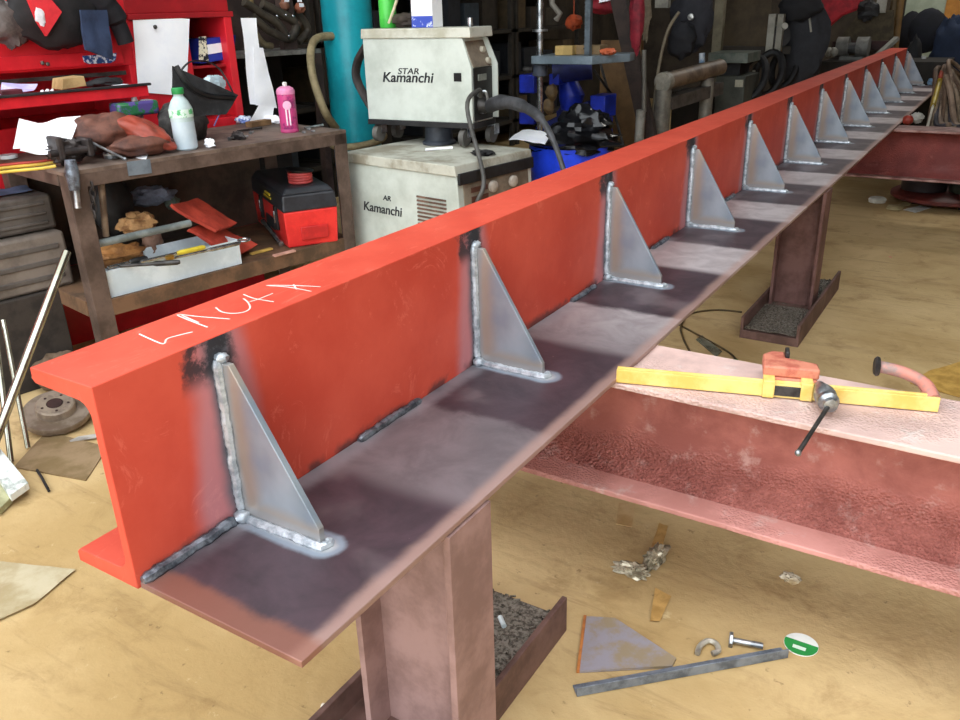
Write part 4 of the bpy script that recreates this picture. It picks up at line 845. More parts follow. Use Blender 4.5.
m=MB(); m.lathe(fp_(FW+.004,FD*.35,.09),[(.035,0),(.035,.02),(.028,.03),(.028,.05),(.001,.05)],fx,20); m.build('torch_socket',M_DKST,fd)
MB().tube(curve_pts([fp_(FW+.006,.04,.13),fp_(FW+.04,.04,.15),fp_(FW+.045,.05,.11),fp_(FW+.02,.05,.06)],5),.006,8).build('gas_tube',M_STEEL,fd)
m=MB()
for a_,b_ in ((.03,.03),(FW-.06,.03),(.05,FD-.03),(FW+.0,FD-.02)):
    q=fp_(a_,b_,-.042); 
    w=MB(); w.cyl(q-fx*.012,q+fx*.012,.036,n=20); c_=w.build('castor',mat('#6b6862','#4d4a46',rough=.6),fd)
    w=MB(); w.prism([q+fx*x+UP*z for x,z in ((-.018,0),(-.014,0),(-.014,.038),(.014,.038),(.014,0),(.018,0),(.018,.042),(-.018,.042))],fy*.04); w.build('fork',M_STEEL,c_)
MB().lathe(fp_(FW*.58,FD*.5,-.083),[(.075,0),(.075,.01),(.062,.02),(.06,.083)],UP,28).build('swivel_post',mat('#3a3f48','#2a2e35',rough=.5),fd)
ar=[]
def onff(u,v): d=ray(u,v); t=((fA-fy*.001-CAM).dot(fy))/d.dot(fy); return CAM+d*t
lettering(fd,onff,-fy,383,82,434,84,'Kamanchi',10,.2,.014,fx)
lettering(fd,onff,-fy,398,74,419,74,'STAR',6,.2,.006,fx)
MB().tube(curve_pts([fp_(-.004,.03,.33),fp_(-.075,.05,.26),fp_(-.085,.05,.18),fp_(-.004,.04,.06)],6),.022,10,flat=.7).build('spool_cover',mat('#3d3532','#2a2422',rough=.6),fd)
# torch cable and its hose
tc=[fp_(FW+.05,FD*.35,.09),Y(503,102,2.55),Y(522,106,2.45),Y(540,118,2.35),Y(552,138,2.3),Y(562,165,2.25),Y(570,195,2.25)]
MB().tube(curve_pts(tc,7),[.030]*8+[.026]*7+[.02]*7+[.012]*7+[.010]*14,12).build('torch_hose',mat('#4a4a4d','#333335',rough=.5,bm=.3),label='thick grey torch hose arching from the feeder end down to right',cat='hose')
tc=[fp_(FW+.03,.02,.13),fp_(FW+.05,-.03,.16),fp_(FW+.045,-.12,.10),me(.09,.10,.06),me(.05,.0,.05),me(.03,-.12,.05),me(.02,-.28,.05),me(.0,-.45,.07)]
MB().tube(curve_pts(tc,7),.009,10).build('power_cable',mat('#55534f','#3d3b38',rough=.5),label='thin grey cable hanging down from the feeder over the lower machine',cat='cable')
# on top of the feeder
ft=fz+FH+.001
p=fp_(FW*.57,.06,FH+.001); o=thing('white_carton','white and blue carton standing on the upper welding machine','carton',p)
q=fp_(FW*.435,.04,FH+.001); MB().hexa(q,fx*.105,fy*.08,UP*.14).build('box',M_PAP,o,smooth=False,bevel=.001)
MB().hexa(q-fy*.001,fx*.105,fy*.002,UP*.045).build('blue_print',mat('#3a4fae','#c9cfe6',rough=.5,scale=35,lo=.55,hi=.6,bm=0),o,smooth=False)
p=fp_(FW*.12,.11,FH+.001); o=thing('green_bottle','bright green plastic bottle on the left of the upper machine','bottle',p)
MB().lathe(p,[(.036,0),(.038,.01),(.038,.13),(.02,.16),(.013,.165)],UP,24).build('body',mat('#4fc04a','#3aa83c',rough=.35,bm=0),o); MB().lathe(p+UP*.165,[(.015,0),(.015,.025),(.001,.025)],UP,16).build('cap',M_BLK,o)
MB().blob(fp_(FW*.32,.11,FH+.03),.08,.05,.03,.4,3,4,20,12,ax=(fx,fy,UP),flatbase=ft).build('dark_rag',mat('#4a4038','#352d28',rough=.8),label='dark rag heaped on the upper machine left of the carton',cat='rag')
MB().tube(curve_pts([fp_(FW*.24,.02,FH+.02),fp_(FW*.3,.05,FH+.12),fp_(FW*.28,.09,FH+.2)],5),.006,8).build('cream_rope',mat('#c9bfa0',None,rough=.6),label='cream cord looped on the upper machine by the green bottle',cat='cord')
MB().cyl(fp_(FW*.93,.07,FH+.001),fp_(FW*.93,.07,FH+.035),.012,n=14).build('eye_bolt',M_CHR,label='small silver stud on the right of the upper machine lid',cat='stud')
# ---------------------------------------------------------------- left floor
ds=fl(60,424); o=thing('brake_disc','rusty brake disc leaning on the floor under the bench at left','brake disc',ds)
dn=(UP*1.0+(CAM-ds).normalized()*.35).normalized(); dcn=ds+UP*.035
MB().lathe(dcn,[(.045,0),(.105,0),(.107,.004),(.107,.018),(.105,.022),(.06,.022)],dn,44).build('rotor',mat('#8f7f70','#6b5a4a',rough=.5,metal=.3,scale=10),o)
MB().lathe(dcn+dn*.02,[(.062,0),(.06,.026),(.055,.030),(.026,.030),(.024,.0)],dn,36).build('hub',mat('#9a8a78','#75665a',rough=.5,metal=.3),o)
m=MB(); m.lathe(dcn+dn*.046,[(.001,0),(.024,0),(.024,.0045),(.001,.0045)],dn,24)
a_=dn.orthogonal().normalized(); b_=dn.cross(a_)
for k in range(5): m.lathe(dcn+dn*.0485+(a_*math.cos(k*1.2566)+b_*math.sin(k*1.2566))*.041,[(.001,0),(.0045,0),(.0045,.0025),(.001,.0025)],dn,10)
m.build('bore',mat('#3a221d','#2a1814',rough=.8),o)
MB().lathe(ds,[(.001,0),(.05,0),(.05,.035),(.001,.035)],UP,20).build('rubber_block',M_BLK,label='dark block under the brake disc',cat='block')
MB().sheet(fl(14,468),fl(86,481),fl(108,448),fl(46,433),.004,.004,5,3,nrm=UP).build('rusty_sheet',mat('#8f7658','#76603f',rough=.8,scale=7),label='brown rusty sheet lying on floor in front of the brake disc',cat='sheet')
MB().hexa(fl(70,442,.008),fl(96,438,.008)-fl(70,442,.008),V((0,.03,0)),UP*.006).build('grey_strip',mat('#b8b2ab','#8f8a84',rough=.5),label='grey strip beside the brake disc',cat='strip')
pw=[fl(0,452,.05),fl(30,489,.02),fl(12,502,.02),fl(-14,462,.05)]
MB().prism(pw,UP*.022).build('white_board',mat('#dfe2dc','#9fa39c',rough=.7,scale=18,lo=.5,hi=.65),label='white painted board end at left edge on the floor',cat='board',smooth=False,bevel=.002)
pw=[fl(0,482,.004),fl(13,503,.004),fl(0,516,.004),fl(-16,494,.004)]
MB().prism(pw,UP*.02).build('green_board',mat('#b3b08a','#8f8c68',rough=.7),label='yellow green board end below the white board at left edge',cat='board',smooth=False,bevel=.002)
MB().sheet(fl(-6,624),fl(34,606),fl(76,571),fl(-4,562),.0012,.005,7,5,nrm=UP).build('plastic_sheet',mat('#d3c6a6','#b8a780',rough=.25,trans=.25,scale=6),label='translucent plastic sheet lying on the floor at left edge',cat='sheet')
M_TUBE=mat('#b9b6a8','#8a8778',rough=.18,metal=.9,scale=4,bm=0)
tb0=B(67,252,-.035); tb1=fl(-22,486,.012); MB().tube([tb0,tb1],.0135,16).build('steel_tube',M_TUBE,label='bright steel tube leaning against the bench leg, thickest one',cat='tube')
tb0=B(3,320,.0); tb1=fl(28,448,.008); MB().tube([tb0,tb1],.008,12).build('steel_tube',M_TUBE,label='thin steel tube crossing behind the thickest tube, right one',cat='tube')
tb0=B(-6,326,-.02); tb1=fl(11,462,.008); MB().tube([tb0,tb1],.009,12).build('steel_tube',M_TUBE,label='thin steel tube at the left edge, left of other thin tube',cat='tube')
q=fl(9,372); MB().hexa(q-V((.12,0,0)),V((.15,.01,0)),V((0,.12,0)),UP*.07).build('concrete_block',mat('#8b929c','#6b727b',rough=.9),label='lower grey concrete block behind the thin tubes at left edge',cat='block',bevel=.004)
MB().hexa(q-V((.125,-.01,-.071)),V((.145,.01,0)),V((0,.1,0)),UP*.06).build('concrete_block',mat('#8f969f','#6f767f',rough=.9),label='upper grey concrete block stacked behind the thin tubes at left edge',cat='block',bevel=.004)
MB().blob(fl(62,372,.06),.12,.09,.07,.25,2,4,22,14,flatbase=FZ+.001).build('brown_sack',mat('#6f5a48','#54432f',rough=.9),label='brown sack on the floor under the bench behind the beam end',cat='sack')
MB().tube([fl(37,470,.012),fl(42,478,.012),fl(49,491,.008)],.004,8).build('dark_twig',M_BLK,label='short dark twig on floor in front of the rusty sheet',cat='twig')
# ---------------------------------------------------------------- blue bin with black liner
bp=Y(551,150,2.86); bc=V((bp.x,bp.y+.2,FZ)); bh=bp.z-FZ
o=thing('waste_bin','blue plastic bin lined with a black bag right of the welding machines','bin',bc)
MB().lathe(bc,[(.15,0),(.155,.01),(.195,bh),(.187,bh),(.14,.02),(.001,.02)],UP,36).build('bin_body',mat('#2346e0','#1e3cc4',rough=.35,bm=0),o)
M_LIN=mat('#17171a','#0e0e10',rough=.18,bm=.6,bs_=25)
MB().blob(bc+UP*(bh+.01),.215,.205,.05,.35,2.6,3,30,18).build('liner',M_LIN,o)
MB().blob(bc+UP*(bh+.07)+V((.04,.03,0)),.13,.11,.085,.45,2.6,6,26,16).build('liner_top',M_LIN,o)
q=bc+UP*(bh+.045); MB().sheet(Y(509,142,2.80),Y(545,146,2.84),Y(551,138,2.95),Y(527,131,3.0),.003,.012,10,3,nrm=UP).build('white_paper',M_PAP,label='white paper sticking out of the black liner of the blue bin',cat='paper')
# ---------------------------------------------------------------- drill stand with grey table
M_GRY=mat('#7f8d96','#66737b',rough=.4,scale=6,bm=.05); M_BLUE=mat('#1f35b8','#18298f',rough=.4,scale=8); M_BLUD=mat('#1b2468','#131a48',rough=.5,scale=8)
dt=Y(540,58,4.1); o=thing('drill_stand','drill stand with a grey table on a bright steel column','drill',V((dt.x,dt.y,FZ)))
MB().cyl(V((dt.x,dt.y,FZ+.03)),V((dt.x,dt.y,1.5)),.020,n=20).build('column',M_CHR,o)
MB().hexa(V((dt.x-.15,dt.y-.12,FZ)),V((.4,0,0)),V((0,.3,0)),UP*.04).build('base',M_GRY,o,bevel=.005)
t1=Y(531,56,4.02);t2=Y(592,57,4.02);t3=Y(630,55,4.30); tz=t1.z; t1.z=t2.z=t3.z=tz
MB().prism([t1,t2,t3,t3+V((-.02,.12,0)),t1+V((0,.34,0))],UP*-.045).build('table',M_GRY,o,smooth=False,bevel=.004)
MB().lathe(V((dt.x,dt.y,tz-.12)),[(.022,0),(.045,.005),(.045,.07),(.03,.075)],UP,20).build('collar',mat('#4a505c','#363b45',rough=.5),o)
MB().cyl(V((dt.x-.09,dt.y-.03,tz-.08)),V((dt.x-.03,dt.y-.03,tz-.08)),.018,n=16).build('clamp_knob',M_DKST,o)
MB().lathe(V((dt.x,dt.y,tz+.13)),[(.02,0),(.045,0),(.045,.012),(.02,.012)],UP,20).build('stop_ring',M_STEEL,o)
q=Y(588,52,4.12); q.z=tz+.001
ro=thing('rack_post','grey toothed steel post standing on the drill table','post',q)
MB().hexa(q+V((-.016,-.016,0)),V((.032,0,0)),V((0,.032,0)),UP*.6).build('post',mat('#6b757c','#50585e',rough=.4,metal=.4),ro,smooth=False)
m=MB()
for k in range(24): m.hexa(q+V((-.024,-.012,.03+k*.022)),V((.008,0,0)),V((0,.024,0)),UP*.010)
m.build('teeth',M_DKST,ro,smooth=False)
for (u0,u1,hh,l,c) in ((555,573,.05,'tan wooden block on the left of drill table','#c9a868'),(572,597,.05,'brown wooden block beside the rack post on drill table','#8d7452')):
    a=Y(u0,53,4.1);b=Y(u1,53,4.1);a.z=b.z=tz+.001; 
    if u0==572: a.y+=.05;b.y+=.05
    MB().hexa(a,V((b.x-a.x-.005,0,0)),V((0,.05 if u0==572 else .1,0)) if u0!=572 else V((0,.1,0)),UP*hh).build('wood_block',mat(c,None,rough=.8),label=l,cat='block',bevel=.002)
q=Y(608,52,4.12); q.z=tz+.02; MB().blob(q,.05,.03,.018,.3,3,4,18,12,flatbase=tz+.001).build('orange_tool',mat('#d9704a','#b0522f',rough=.5),label='orange hand tool lying at right on the drill table',cat='tool')
# ---------------------------------------------------------------- blue machine behind
q=Y(560,120,4.55); q.z=FZ; bm_=thing('blue_machine','blue painted machine with boxes and motor behind the drill column','machine',q)
def ybox(m,u0,v0,u1,v1,y,d):
    vm=(max(v0,0)+min(v1,110))/2; a=Y(u0,vm,y);b=Y(u1,vm,y); a.z=Y(u0,v1,y).z; b.z=Y(u1,v0,y).z; return m.hexa(a,V((b.x-a.x,0,0)),V((0,d,0)),UP*(b.z-a.z))
for (u0,v0,u1,v1,y,d,mm,nm) in ((519,75,534,93,4.5,.12,M_BLUE,'switch_box'),(519,112,534,124,4.5,.12,M_BLUE,'switch_box'),(549,74,559,85,4.45,.1,M_BLUE,'switch_box'),(590,96,605,118,4.5,.18,M_BLUE,'switch_box'),(590,119,604,146,4.55,.15,M_BLUE,'switch_box')):
    m=MB(); ybox(m,u0,v0,u1,v1,y,d); m.build(nm,mm,bm_,bevel=.006)
m=MB(); m.cyl(Y(553,72,4.5),Y(592,68,4.6),.07,n=20); m.build('motor',M_BLUD,bm_)
m=MB(); m.tube([Y(568,82,4.6),Y(572,96,4.6),Y(570,110,4.6)],[.06,.085,.06],16); m.build('gear_housing',M_BLUE,bm_)
for a_,b_ in (((538,130,4.5),(590,104,4.5)),((560,110,4.6),(600,126,4.6))): MB().bar(Y(*a_),Y(*b_),.05,.045).build('arm',M_BLUD,bm_,bevel=.004,smooth=False)
m=MB(); ybox(m,556,112,592,200,4.6,.3); m.build('base',M_BLUD,bm_,bevel=.01,smooth=False)
for a_ in ((552,92,4.4),(549,106,4.42)): MB().blob(Y(*a_),.038,.035,.05,.2,2,2,14,10).build('brass_valve',mat('#7d6646','#5d4a32',rough=.6),bm_)
# white cloth by the beam, wood panel, dark poles
MB().sheet(Y(585,155,3.6),Y(606,153,3.6),Y(607,145,3.7),Y(590,148,3.7),.004,.02,9,3,nrm=UP).build('white_rag',mat('#c9cfd4','#9aa2a8',rough=.7),label='pale rag just above the beam right of the blue bin',cat='rag')
m=MB(); ybox(m,600,40,640,230,5.1,.04); m.build('plywood_sheet',mat('#7a5c3a','#5f472c',rough=.7,scale=4),label='brown wooden panel standing behind the drill table',cat='panel',smooth=False)
for u0,v0,u1,v1,l in ((600,62,624,148,'thin dark rod leaning in front of the brown wooden panel'),(594,70,612,95,'short dark rod leaning by the blue machine'),(603,118,622,150,'lower dark rod leaning in front of the brown wooden panel')):
    MB().tube([Y(u0,v0,4.95),Y(u1,v1,4.75)],.009,8).build('dark_rod',M_DKST,label=l,cat='rod')
MB().bar(Y(617,-12,4.75),Y(650,142,4.7),.10,.05,up=V((0,1,0))).build('dark_post',mat('#3a2c26','#2a201b',rough=.7),label='slanting dark brown steel post left of the roller stand',cat='post')
MB().tube([Y(644,50,4.6),Y(644,112,4.6)],.014,10).build('grey_rod',mat('#6b675e',None,rough=.5),label='upright grey rod beside the slanting dark post',cat='rod')
MB().tube([Y(641,110,4.6),Y(639,142,4.6)],.03,10).build('pale_pipe',mat('#8f8c84','#6f6c64',rough=.5),label='pale pipe end just above the beam left of the roller stand',cat='pipe')
MB().blob(Y(637,16,4.6),.045,.03,.20,.25,2.2,3,20,16).build('red_cloth',mat('#8a1f2e','#661722',rough=.7),label='dark red cloth hanging at the top beside the slanting post',cat='cloth')
MB().blob(Y(645,8,4.75),.035,.03,.18,.4,3,6,18,14).build('tan_cloth',mat('#8a7f6c','#6c6252',rough=.8),label='tan cloth hanging right of the dark red cloth',cat='cloth')
MB().blob(Y(604,4,4.8),.12,.05,.06,.3,2,9,20,12).build('red_white_bag',mat('#8a1a26','#6b141d',rough=.6),label='dark red bundle at the top above the drill table',cat='bundle')
MB().hexa(Y(599,3,4.72),V((.16,.02,.03)),V((0,.05,0)),UP*.02).build('white_strip',M_PAP,label='white strip at the top above the drill table',cat='strip')
MB().blob(Y(574,22,5.02),.06,.05,.05,.3,2,5,18,12).tube([Y(574,22,5.02),Y(574,-31,5.02)],.004,6).build('orange_hat',mat('#b04a26','#8a3a1e',rough=.7),label='dull orange cap hanging behind the rack post',cat='cap')
MB().tube([Y(551,-30,4.93),Y(552,4,4.93),Y(560,14,4.93),Y(556,20,4.93)],[.008,.02,.02,.02],10).build('grey_hook',mat('#8d877c',None,rough=.6),label='grey hook hanging right of the bright column',cat='hook')
MB().tube(curve_pts([Y(679,12,4.9),Y(668,30,4.9),Y(660,60,4.9),Y(655,95,4.9),Y(651,125,4.9)],6),.010,8).build('cream_wire',mat('#7d735f',None,rough=.6),label='thin cream cable hanging left of the black coat',cat='cable')
# ---------------------------------------------------------------- roller stand
M_PIP=mat('#8a857a','#66625a',rough=.5,metal=.3,scale=8)
rp0=Y(664,82,4.9); rp1=Y(720,67,5.6); o=thing('roller_stand','grey steel stand carrying a brown roller behind the beam','stand',V((rp0.x,rp0.y,FZ)))
d_=(rp1-rp0).normalized()
MB().tube([rp0-d_*.02,rp0+d_*.03],.062,20).build('end_plate',mat('#a09a8c','#7c776c',rough=.5),o)
MB().cyl(rp0+d_*.03,rp1,.055,n=24).build('roller',mat('#7d6a58','#5a4a3d',rough=.5,scale=8),o)
MB().cyl(V((rp0.x-.01,rp0.y+.02,FZ)),V((rp0.x-.01,rp0.y+.02,rp0.z-.05)),.055,n=20).build('post',M_PIP,o)
q=rp0.lerp(rp1,.78); MB().cyl(V((q.x,q.y,FZ)),V((q.x,q.y,q.z-.05)),.045,n=20).build('post',M_PIP,o)
MB().bar(rp0+UP*-.14+d_*.05,rp1+UP*-.14,.08,.08).build('cross_bar',mat('#57504a','#403a35',rough=.6),o,smooth=False)
# grey green cabinet behind
m=MB(); q=Y(712,120,6.0); cbx=thing('grey_cabinet','dark grey green machine cabinet right of the roller stand','cabinet',V((q.x+.2,6.2,FZ)))
ybox(m,715,76,744,160,6.0,.4); m.build('body',mat('#4d4f47','#3a3c36',rough=.6,scale=5),cbx,bevel=.006,smooth=False)
m=MB(); ybox(m,708,53,748,63,6.0,.35); m.build('top',mat('#6b6e66','#4d5a50',rough=.5,scale=10),cbx,bevel=.004,smooth=False)
m=MB(); ybox(m,712,63,740,76,6.08,.25); m.build('neck',M_BLK,cbx,smooth=False)
m=MB(); ybox(m,735,80,743,87,5.985,.02); m.build('white_plate',mat('#b5b09c',None,rough=.5),cbx,smooth=False)
MB().cyl(Y(702,62.5,5.38),Y(702,53,5.38),.02,n=14).build('small_can',mat('#b4bac0','#5d7a94',rough=.4),label='tiny pale can standing behind the brown roller',cat='can')
# ---------------------------------------------------------------- racks and dark clutter along the wall
M_DK=mat('#2b2723','#1d1a17',rough=.8,scale=5); M_DK2=mat('#38322b','#26221d',rough=.8,scale=5)
def rack(x0,x1,y0,y1,label,grp=None,zs_=(-.3,.1,.5,.9)):
    o=thing('filler_rack',label,'rack',((x0+x1)/2,(y0+y1)/2,FZ))
    for z in zs_: MB().box(x0+.03,x1,y0,y1,z-.015,z+.015).build('shelf_board',M_DK2,o,smooth=False)
    for x in (x0+.03,x1-.04):
        for y in (y0,y1-.04): MB().box(x,x+.04,y,y+.04,FZ,1.5).build('upright',M_DK2,o,smooth=False)
    MB().box(x0,x0+.03,y0,y1,FZ,1.5).build('back_sheet',M_DK,o,smooth=False); return o
ry=[(2.75,3.95),(4.0,5.2),(5.25,6.6),(6.65,8.0)]  # racks and boxes put in along the wall for a dark background
rn=['dark filler rack behind the welding machines','dark filler rack behind the drill stand','dark filler rack behind the brown wooden panel','dark filler rack along the wall behind the roller stand']
for (a,b),l in zip(ry,rn): rack(-3.75,-3.2,a,b,l)
rg=random.Random(5); cols=[('#3d352c','dark brown'),('#4d463c','grey brown'),('#2c2e33','charcoal'),('#5a4a34','tan brown'),('#39424a','slate grey')]
for i,(a,b) in enumerate(ry):
    for z in (-.285,.115,.515):
        yy=a+.08
        while yy<b-.25:
            w=rg.uniform(.16,.3); h=rg.uniform(.14,.3); c,cn=cols[rg.randrange(5)]
            MB().box(-3.68,-3.25-rg.uniform(0,.1),yy,yy+w,z,z+h).build('storage_box',mat(c,None,rough=.8),label='dim dark storage box among those on the racks along the wall',cat='box',group='storage boxes on the wall racks',bevel=.005)
            yy+=w+rg.uniform(.04,.14)
def coat(u,v,ru,rv,y,c,label,name='work_coat',cat='coat',seed=1):
    p=Y(u,v,y); k=830/((p-CAM).dot(RM@V((0,0,-1)))); MB().blob(p,ru/k,.07,rv/k,.22,2.2,seed,24,20).build(name,mat(c,None,rough=.8,bm=.3),label=label,cat=cat)
coat(692,18,21,30,5.4,'#26262c','black work coat hanging above the brown roller',seed=3)
coat(682,40,14,18,5.3,'#232327','black cloth hanging below the left of the black coat',name='black_cloth',cat='cloth',seed=5)
q=Y(691,17,5.3); MB().lathe(q,[(.001,0),(.022,0),(.02,.012),(.001,.016)],V((0,-1,0)),18).build('silver_disc',mat('#b9b9b4',None,rough=.3,metal=.6),label='small silver disc shining on the black coat',cat='disc')
m=MB(); ybox(m,672,92,704,170,5.75,.3); m.build('dark_filler_box',M_DK,label='low dark box added behind the roller stand posts to darken the gap',cat='box',smooth=False)  # added dark box, stands in for the darkness between the posts
op0,op1=Y(520,-28,4.8),Y(700,-34,5.62)
MB().cyl(op0,op1,.02,n=12).build('overhead_pipe',M_DKST,label='dark overhead pipe just above the top of the photo',cat='pipe')
m=MB(); ybox(m,655,-38,668,8,5.42,.05); m.build('pale_board',mat('#8f8c80','#75726a',rough=.8),label='pale board at the top left of the black coat',cat='board',smooth=False)
for u0,u1,v1,c,l in ((711,720,52,'#7d7560','tan wooden post right of the black coat'),(767,774,46,'#9a968a','left pale post right of the brown tarpaulin'),(776,782,40,'#8c887c','right pale post right of the brown tarpaulin')):
    m=MB(); ybox(m,u0,-20 if u0<760 else 14,u1,190 if u0<760 else 52,6.5 if u0<760 else 6.74,.06); m.build('wooden_post',mat(c,None,rough=.8),label=l,cat='post',smooth=False)
MB().sheet(Y(718,47,6.8),Y(772,46,6.8),Y(772,-20,6.8),Y(718,-20,6.8),.01,.02,4,3,nrm=V((0,-1,0))).build('brown_tarpaulin',mat('#4d402e','#382e20',rough=.8,scale=3),label='dark brown tarpaulin hanging behind the grey cabinet',cat='tarpaulin')
for k,(u,v,ru,l) in enumerate(((752,78,12,'black rubber hose loop right of the grey cabinet, left one'),(768,74,13,'black rubber hose loop right of the grey cabinet, middle one'),(784,68,12,'black rubber hose loop right of the grey cabinet, right one'))):
    p=Y(u,v,6.35+.3*k); r_=ru/125; ring=[p+V((r_*math.cos(t),.1*math.sin(t),1.5*r_*math.sin(t))) for t in [j*2*math.pi/28 for j in range(28)]]
    MB().tube(ring,.03,8,closed=True).build('hose_loop',M_BLK,label=l,cat='hose')
MB().tube([Y(752,175,6.5),Y(754,70,6.5)],.012,8).build('pale_rod',mat('#8f8a7c',None,rough=.5),label='thin pale rod standing inside the left hose loop',cat='rod')
MB().tube([Y(740,74,6.5),Y(762,56,6.5)],.015,8).build('grey_bar',mat('#6d6a62',None,rough=.5),label='slanting grey lever by the hose loops',cat='lever')
q=Y(776,36,6.9); o=thing('motor_head','round black motor on the rail right of the tarpaulin','motor',q); MB().cyl(q,q+V((.06,-.12,0)),.085,n=22).build('body',M_BLK,o); MB().cyl(q+V((.08,-.13,.07)),q+V((.1,-.16,.08)),.025,n=12).build('cap',mat('#b0aca0',None,rough=.4),o)
MB().bar(Y(720,50,6.7),Y(790,50,6.9),.06,.06).build('dark_rail',M_DK2,label='dark rail under the brown tarpaulin',cat='rail',smooth=False)
coat(803,40,22,46,7.0,'#2c2c30','dark grey coat hanging left of the pale switch boxes',seed=8)
coat(800,6,20,14,6.9,'#1c1b1e','black jacket hanging above the dark grey coat',seed=11,name='black_jacket',cat='jacket')
MB().tube([Y(809,12,6.92),Y(811,32,6.93)],.008,6).build('pale_rope',mat('#9a978c',None,rough=.6),label='thin pale cord hanging on the dark grey coat',cat='cord')
for v0,v1,l in ((27,36,'upper small pale switch box right of the dark grey coat'),(38,48,'lower small pale switch box with dark dial')):
    p=Y(818,v1,7.6); o=thing('switch_box',l,'switch',p); m=MB(); ybox(m,815,v0,824,v1,7.6,.08); m.build('case',mat('#8c8c88','#6d6d68',rough=.5),o,bevel=.004,smooth=False); m=MB(); m.cyl(Y(820,(v0+v1)/2+1,7.59),Y(820,(v0+v1)/2+1,7.57),.022,n=12); m.build('dial',M_BLK,o)
m=MB(); m.prism([Y(818,-20,8.13),Y(866,-20,8.13),Y(862,8,8.13),Y(842,16,8.13),Y(828,28,8.13),Y(820,22,8.13)],V((0,.08,0))); m.build('red_jacket',mat('#b82832','#8f1f28',rough=.7),label='red jacket hanging on the far wall rack above the beam',cat='jacket',bevel=.02)
m=MB(); m.prism([Y(826,56,8.2),Y(893,54,8.2),Y(893,10,8.2),Y(860,12,8.2)],V((0,.04,0))); m.build('brown_board',mat('#4f4430','#3a3122',rough=.8),label='brown board leaning behind the red jacket',cat='board',smooth=False)
m=MB(); ybox(m,832,41,892,50,8.1,.05); m.build('maroon_beam',mat('#3d1e1c','#2b1513',rough=.7),label='dark maroon rail below the brown board',cat='rail',smooth=False)
q=Y(853,52,7.9); o=thing('bench_grinder','small grey bench grinder seen over the far part of the beam','grinder',V((q.x,q.y,q.z-.06)))
for u in (843,863): p=Y(u,47,7.9); MB().cyl(p+V((-.05,0,0)),p+V((.05,0,0)),.085,n=20).build('wheel_guard',mat('#6f6e69','#54534f',rough=.5),o)
MB().cyl(Y(845,48,7.9),Y(861,48,7.9),.045,n=16).build('motor',mat('#3a3a3a',None,rough=.5),o)
MB().bar(V((q.x-.1,q.y,q.z-.05)),V((q.x+.1,q.y,q.z-.05)),.12,.03).build('foot',mat('#6d6c66',None,rough=.5),o,smooth=False)
m=MB(); a=Y(826,58,7.9); m.box(a.x,a.x+1.0,7.7,8.3,FZ,q.z-.066); m.build('dark_bench',M_DK,label='dark bench under the small grey grinder behind the beam',cat='bench',smooth=False)
for u,v,l in ((829,52,'left small pale fitting on the dark bench beside grinder'),(834,52,'right small pale fitting on the dark bench beside grinder')):
    MB().blob(Y(u,v,7.8),.035,.03,.04,.2,2,u,12,10).build('pale_fitting',mat('#9a988f',None,rough=.5),label=l,cat='fitting')
MB().blob(Y(868,10,8.14),.09,.05,.08,.5,3,3,18,12).build('wire_bundle',M_BLK,label='black wire bundle hanging right of the red jacket',cat='wire')
m=MB(); ybox(m,876,-10,886,13,8.165,.03); m.build('white_notice',mat('#a8a498','#8f8b80',rough=.7),label='pale notice sheet hanging beside the black wire bundle',cat='notice',smooth=False)
for u,c,l in ((895,'#6f5f45','left tan post at the end of the brown board'),(901,'#7d6038','right ochre post at the end of the brown board')):
    pz=Y(u-1,44,8.6); MB().cyl(Y(u+2,-20,8.6),V((pz.x-.01,pz.y,FZ)),.032,n=12).build('pipe_post',mat(c,None,rough=.6),label=l,cat='post')
MB().bar(Y(877,56,7.95),Y(897,38,8.1),.05,.03).build('grey_wrench',mat('#8a8880',None,rough=.5),label='grey wrench lying at the right end of the dark bench',cat='wrench',smooth=False)
# far end
m=MB(); ybox(m,898,-60,937,150,10.9,.05); m.build('door_1',mat('#aeb8a6','#96a18f',rough=.7,scale=3),kind='structure',smooth=False)
m=MB(); ybox(m,937,-60,956,150,10.85,.05); m.build('door_2',mat('#c98a3a','#a8702a',rough=.6,scale=3),kind='structure',smooth=False)
for u,v,yy,l in ((911,32,9.7,'navy office chair back at the far end, left one'),(928,31,8.95,'navy office chair back at the far end, right one')):
    p=Y(u,v,yy); ch_=thing('office_chair',l,'chair',V((p.x,p.y,FZ)))
    MB().blob(p,.13 if u<920 else .17,.05,.20,.08,1.5,u,24,18).build('backrest',mat('#14151f','#0e0f16',rough=.8),ch_)
    MB().blob(V((p.x,p.y-.2,p.z-.32)),.2,.2,.05,.05,1,3,20,12).build('seat',mat('#14151f','#0e0f16',rough=.8),ch_)
    MB().cyl(V((p.x,p.y-.2,FZ+.05)),V((p.x,p.y-.2,p.z-.33)),.03,n=12).build('post',M_BLK,ch_)
    m=MB()
    for k in range(5): a=k*1.2566; m.bar(V((p.x,p.y-.2,FZ+.05)),V((p.x+.22*math.cos(a),p.y-.2+.22*math.sin(a),FZ+.03)),.04,.04)
    m.build('foot_star',M_BLK,ch_,smooth=False)
coat(948,55,17,36,8.6,'#1d2a42','navy blue overalls hanging at right edge behind the hoses',seed=4,name='blue_overalls',cat='overalls')
coat(912,66,8,26,8.3,'#18181a','black sacking heaped beyond the far end of beam',seed=6,name='black_sack',cat='sack')
MB().tube([Y(924,56,8.1),Y(921,74,8.1)],[.02,.03],10).build('white_bottle',mat('#b9b9b6','#8f8f8c',rough=.5),label='slim whitish bottle just beyond the last gusset',cat='bottle')
MB().blob(Y(931,82,7.7),.03,.03,.03,.2,2,1,12,10).build('blue_cap',mat('#7fa3c9',None,rough=.5),label='tiny pale blue cap beyond the end of the plate',cat='cap')  # a tiny blue cap
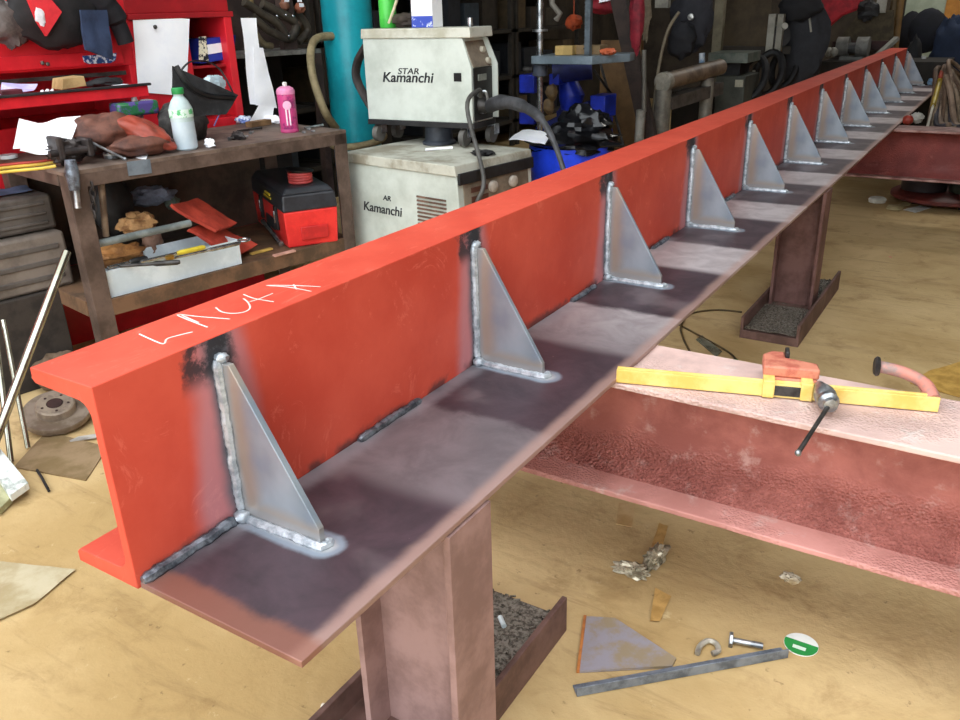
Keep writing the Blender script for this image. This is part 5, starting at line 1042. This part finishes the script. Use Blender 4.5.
# heap of hoses over the far cross beam
rg=random.Random(3); M_H=[mat('#6a5444','#4d3c30',rough=.5),mat('#8f7c68','#6d5d4c',rough=.5),mat('#45424a','#2f2d34',rough=.5),mat('#9a8370','#735f50',rough=.5)]
hl=[]
for k in range(14):
    t=k/13; x0=.52+.05*rg.random(); 
    top=Y(938+12*t+rg.uniform(-3,3),66+rg.uniform(-6,14),6.42+.1*rg.random()); mid=Y(934+30*t+rg.uniform(-2,2),98+rg.uniform(-6,6),6.25); end=Y(929+46*t,127+rg.uniform(0,6),6.05); end.z=-.135+.012*(k%4); end2=V((end.x+.06,5.97,end.z))
    MB().tube(curve_pts([top+V((.15,.3,-.15)),top,mid,end,end2],6),rg.choice((.013,.016,.020)),8).build('rubber_hose',M_H[k%4],label='brown or black hose in the heap of hoses at the right edge',cat='hose',group='heap of hoses behind the far cross beam')
tp_=Y(940,80,6.0); bt_=Y(927,128,5.4)
o=thing('marker_stick','thin stick with a yellow upper half leaning at the hose heap','stick',bt_)
MB().tube([tp_,tp_.lerp(bt_,.55)],.016,10).build('yellow_half',mat('#b59a30','#8a7420',rough=.5),o); MB().tube([tp_.lerp(bt_,.55),bt_+(bt_-tp_)*.4],.008,8).build('white_half',mat('#c9c4b4',None,rough=.5),o); MB().blob(tp_+UP*.03,.015,.015,.03,.2,2,1,12,10).build('red_tip',mat('#8a3a28',None,rough=.5),o)
MB().blob(Y(917,118,5.35),.04,.03,.03,.5,3,2,14,10).build('white_scrap',mat('#a8a49a',None,rough=.6),label='small whitish scrap left of the marker stick behind far cross beam',cat='scrap')
m=MB(); m.box(.38,1.7,5.95,6.6,FZ,-.16); m.build('storage_chest',M_DK,label='dark box behind the far cross beam under the hoses',cat='box',smooth=False)
MB().cyl(V((.72,6.5,-.16)),V((.72,6.5,.36)),.03,n=12).build('hose_peg',M_DKST,label='dark peg holding up the heap of hoses on the dark box',cat='peg')
MB().blob(Y(908,120,5.15),.03,.03,.03,.1,1,2,16,12).build('red_knob',mat('#8f3426',None,rough=.5),label='red round knob behind the far cross beam near the plate edge',cat='knob')  # a round red knob
# ---------------------------------------------------------------- light: overcast daylight through the open front
cl_=thing('added_far_light','unseen fill lamp added under the ceiling to brighten the far end','lamp',(.4,8.6,3.2))  # unseen lamp, added to lift the light at the far end
MB().box(-.3,1.1,8.45,8.75,3.2,3.29).build('housing',mat('#d8d8d4',None,rough=.5),cl_,smooth=False)
ld_=bpy.data.lights.new('far_fill_lamp','AREA'); ld_.shape='RECTANGLE'; ld_.size=1.3; ld_.size_y=.2; ld_.energy=22; ld_.color=(1,.97,.9)
lo_=bpy.data.objects.new('far_fill_lamp',ld_); COL.objects.link(lo_); lo_.parent=cl_; lo_.location=(0,0,-.02)
w=bpy.data.worlds.new('daylight'); SC.world=w; w.use_nodes=True; bg_=w.node_tree.nodes['Background']
bg_.inputs[0].default_value=(.90,.96,1.0,1); bg_.inputs[1].default_value=1.4
vs_=SC.view_settings; vs_.view_transform='Standard'; vs_.look='None'; vs_.gamma=1; vs_.exposure=1.5; vs_.use_curve_mapping=False
SC.cycles.max_bounces=6; SC.cycles.diffuse_bounces=3; SC.cycles.use_denoising=True
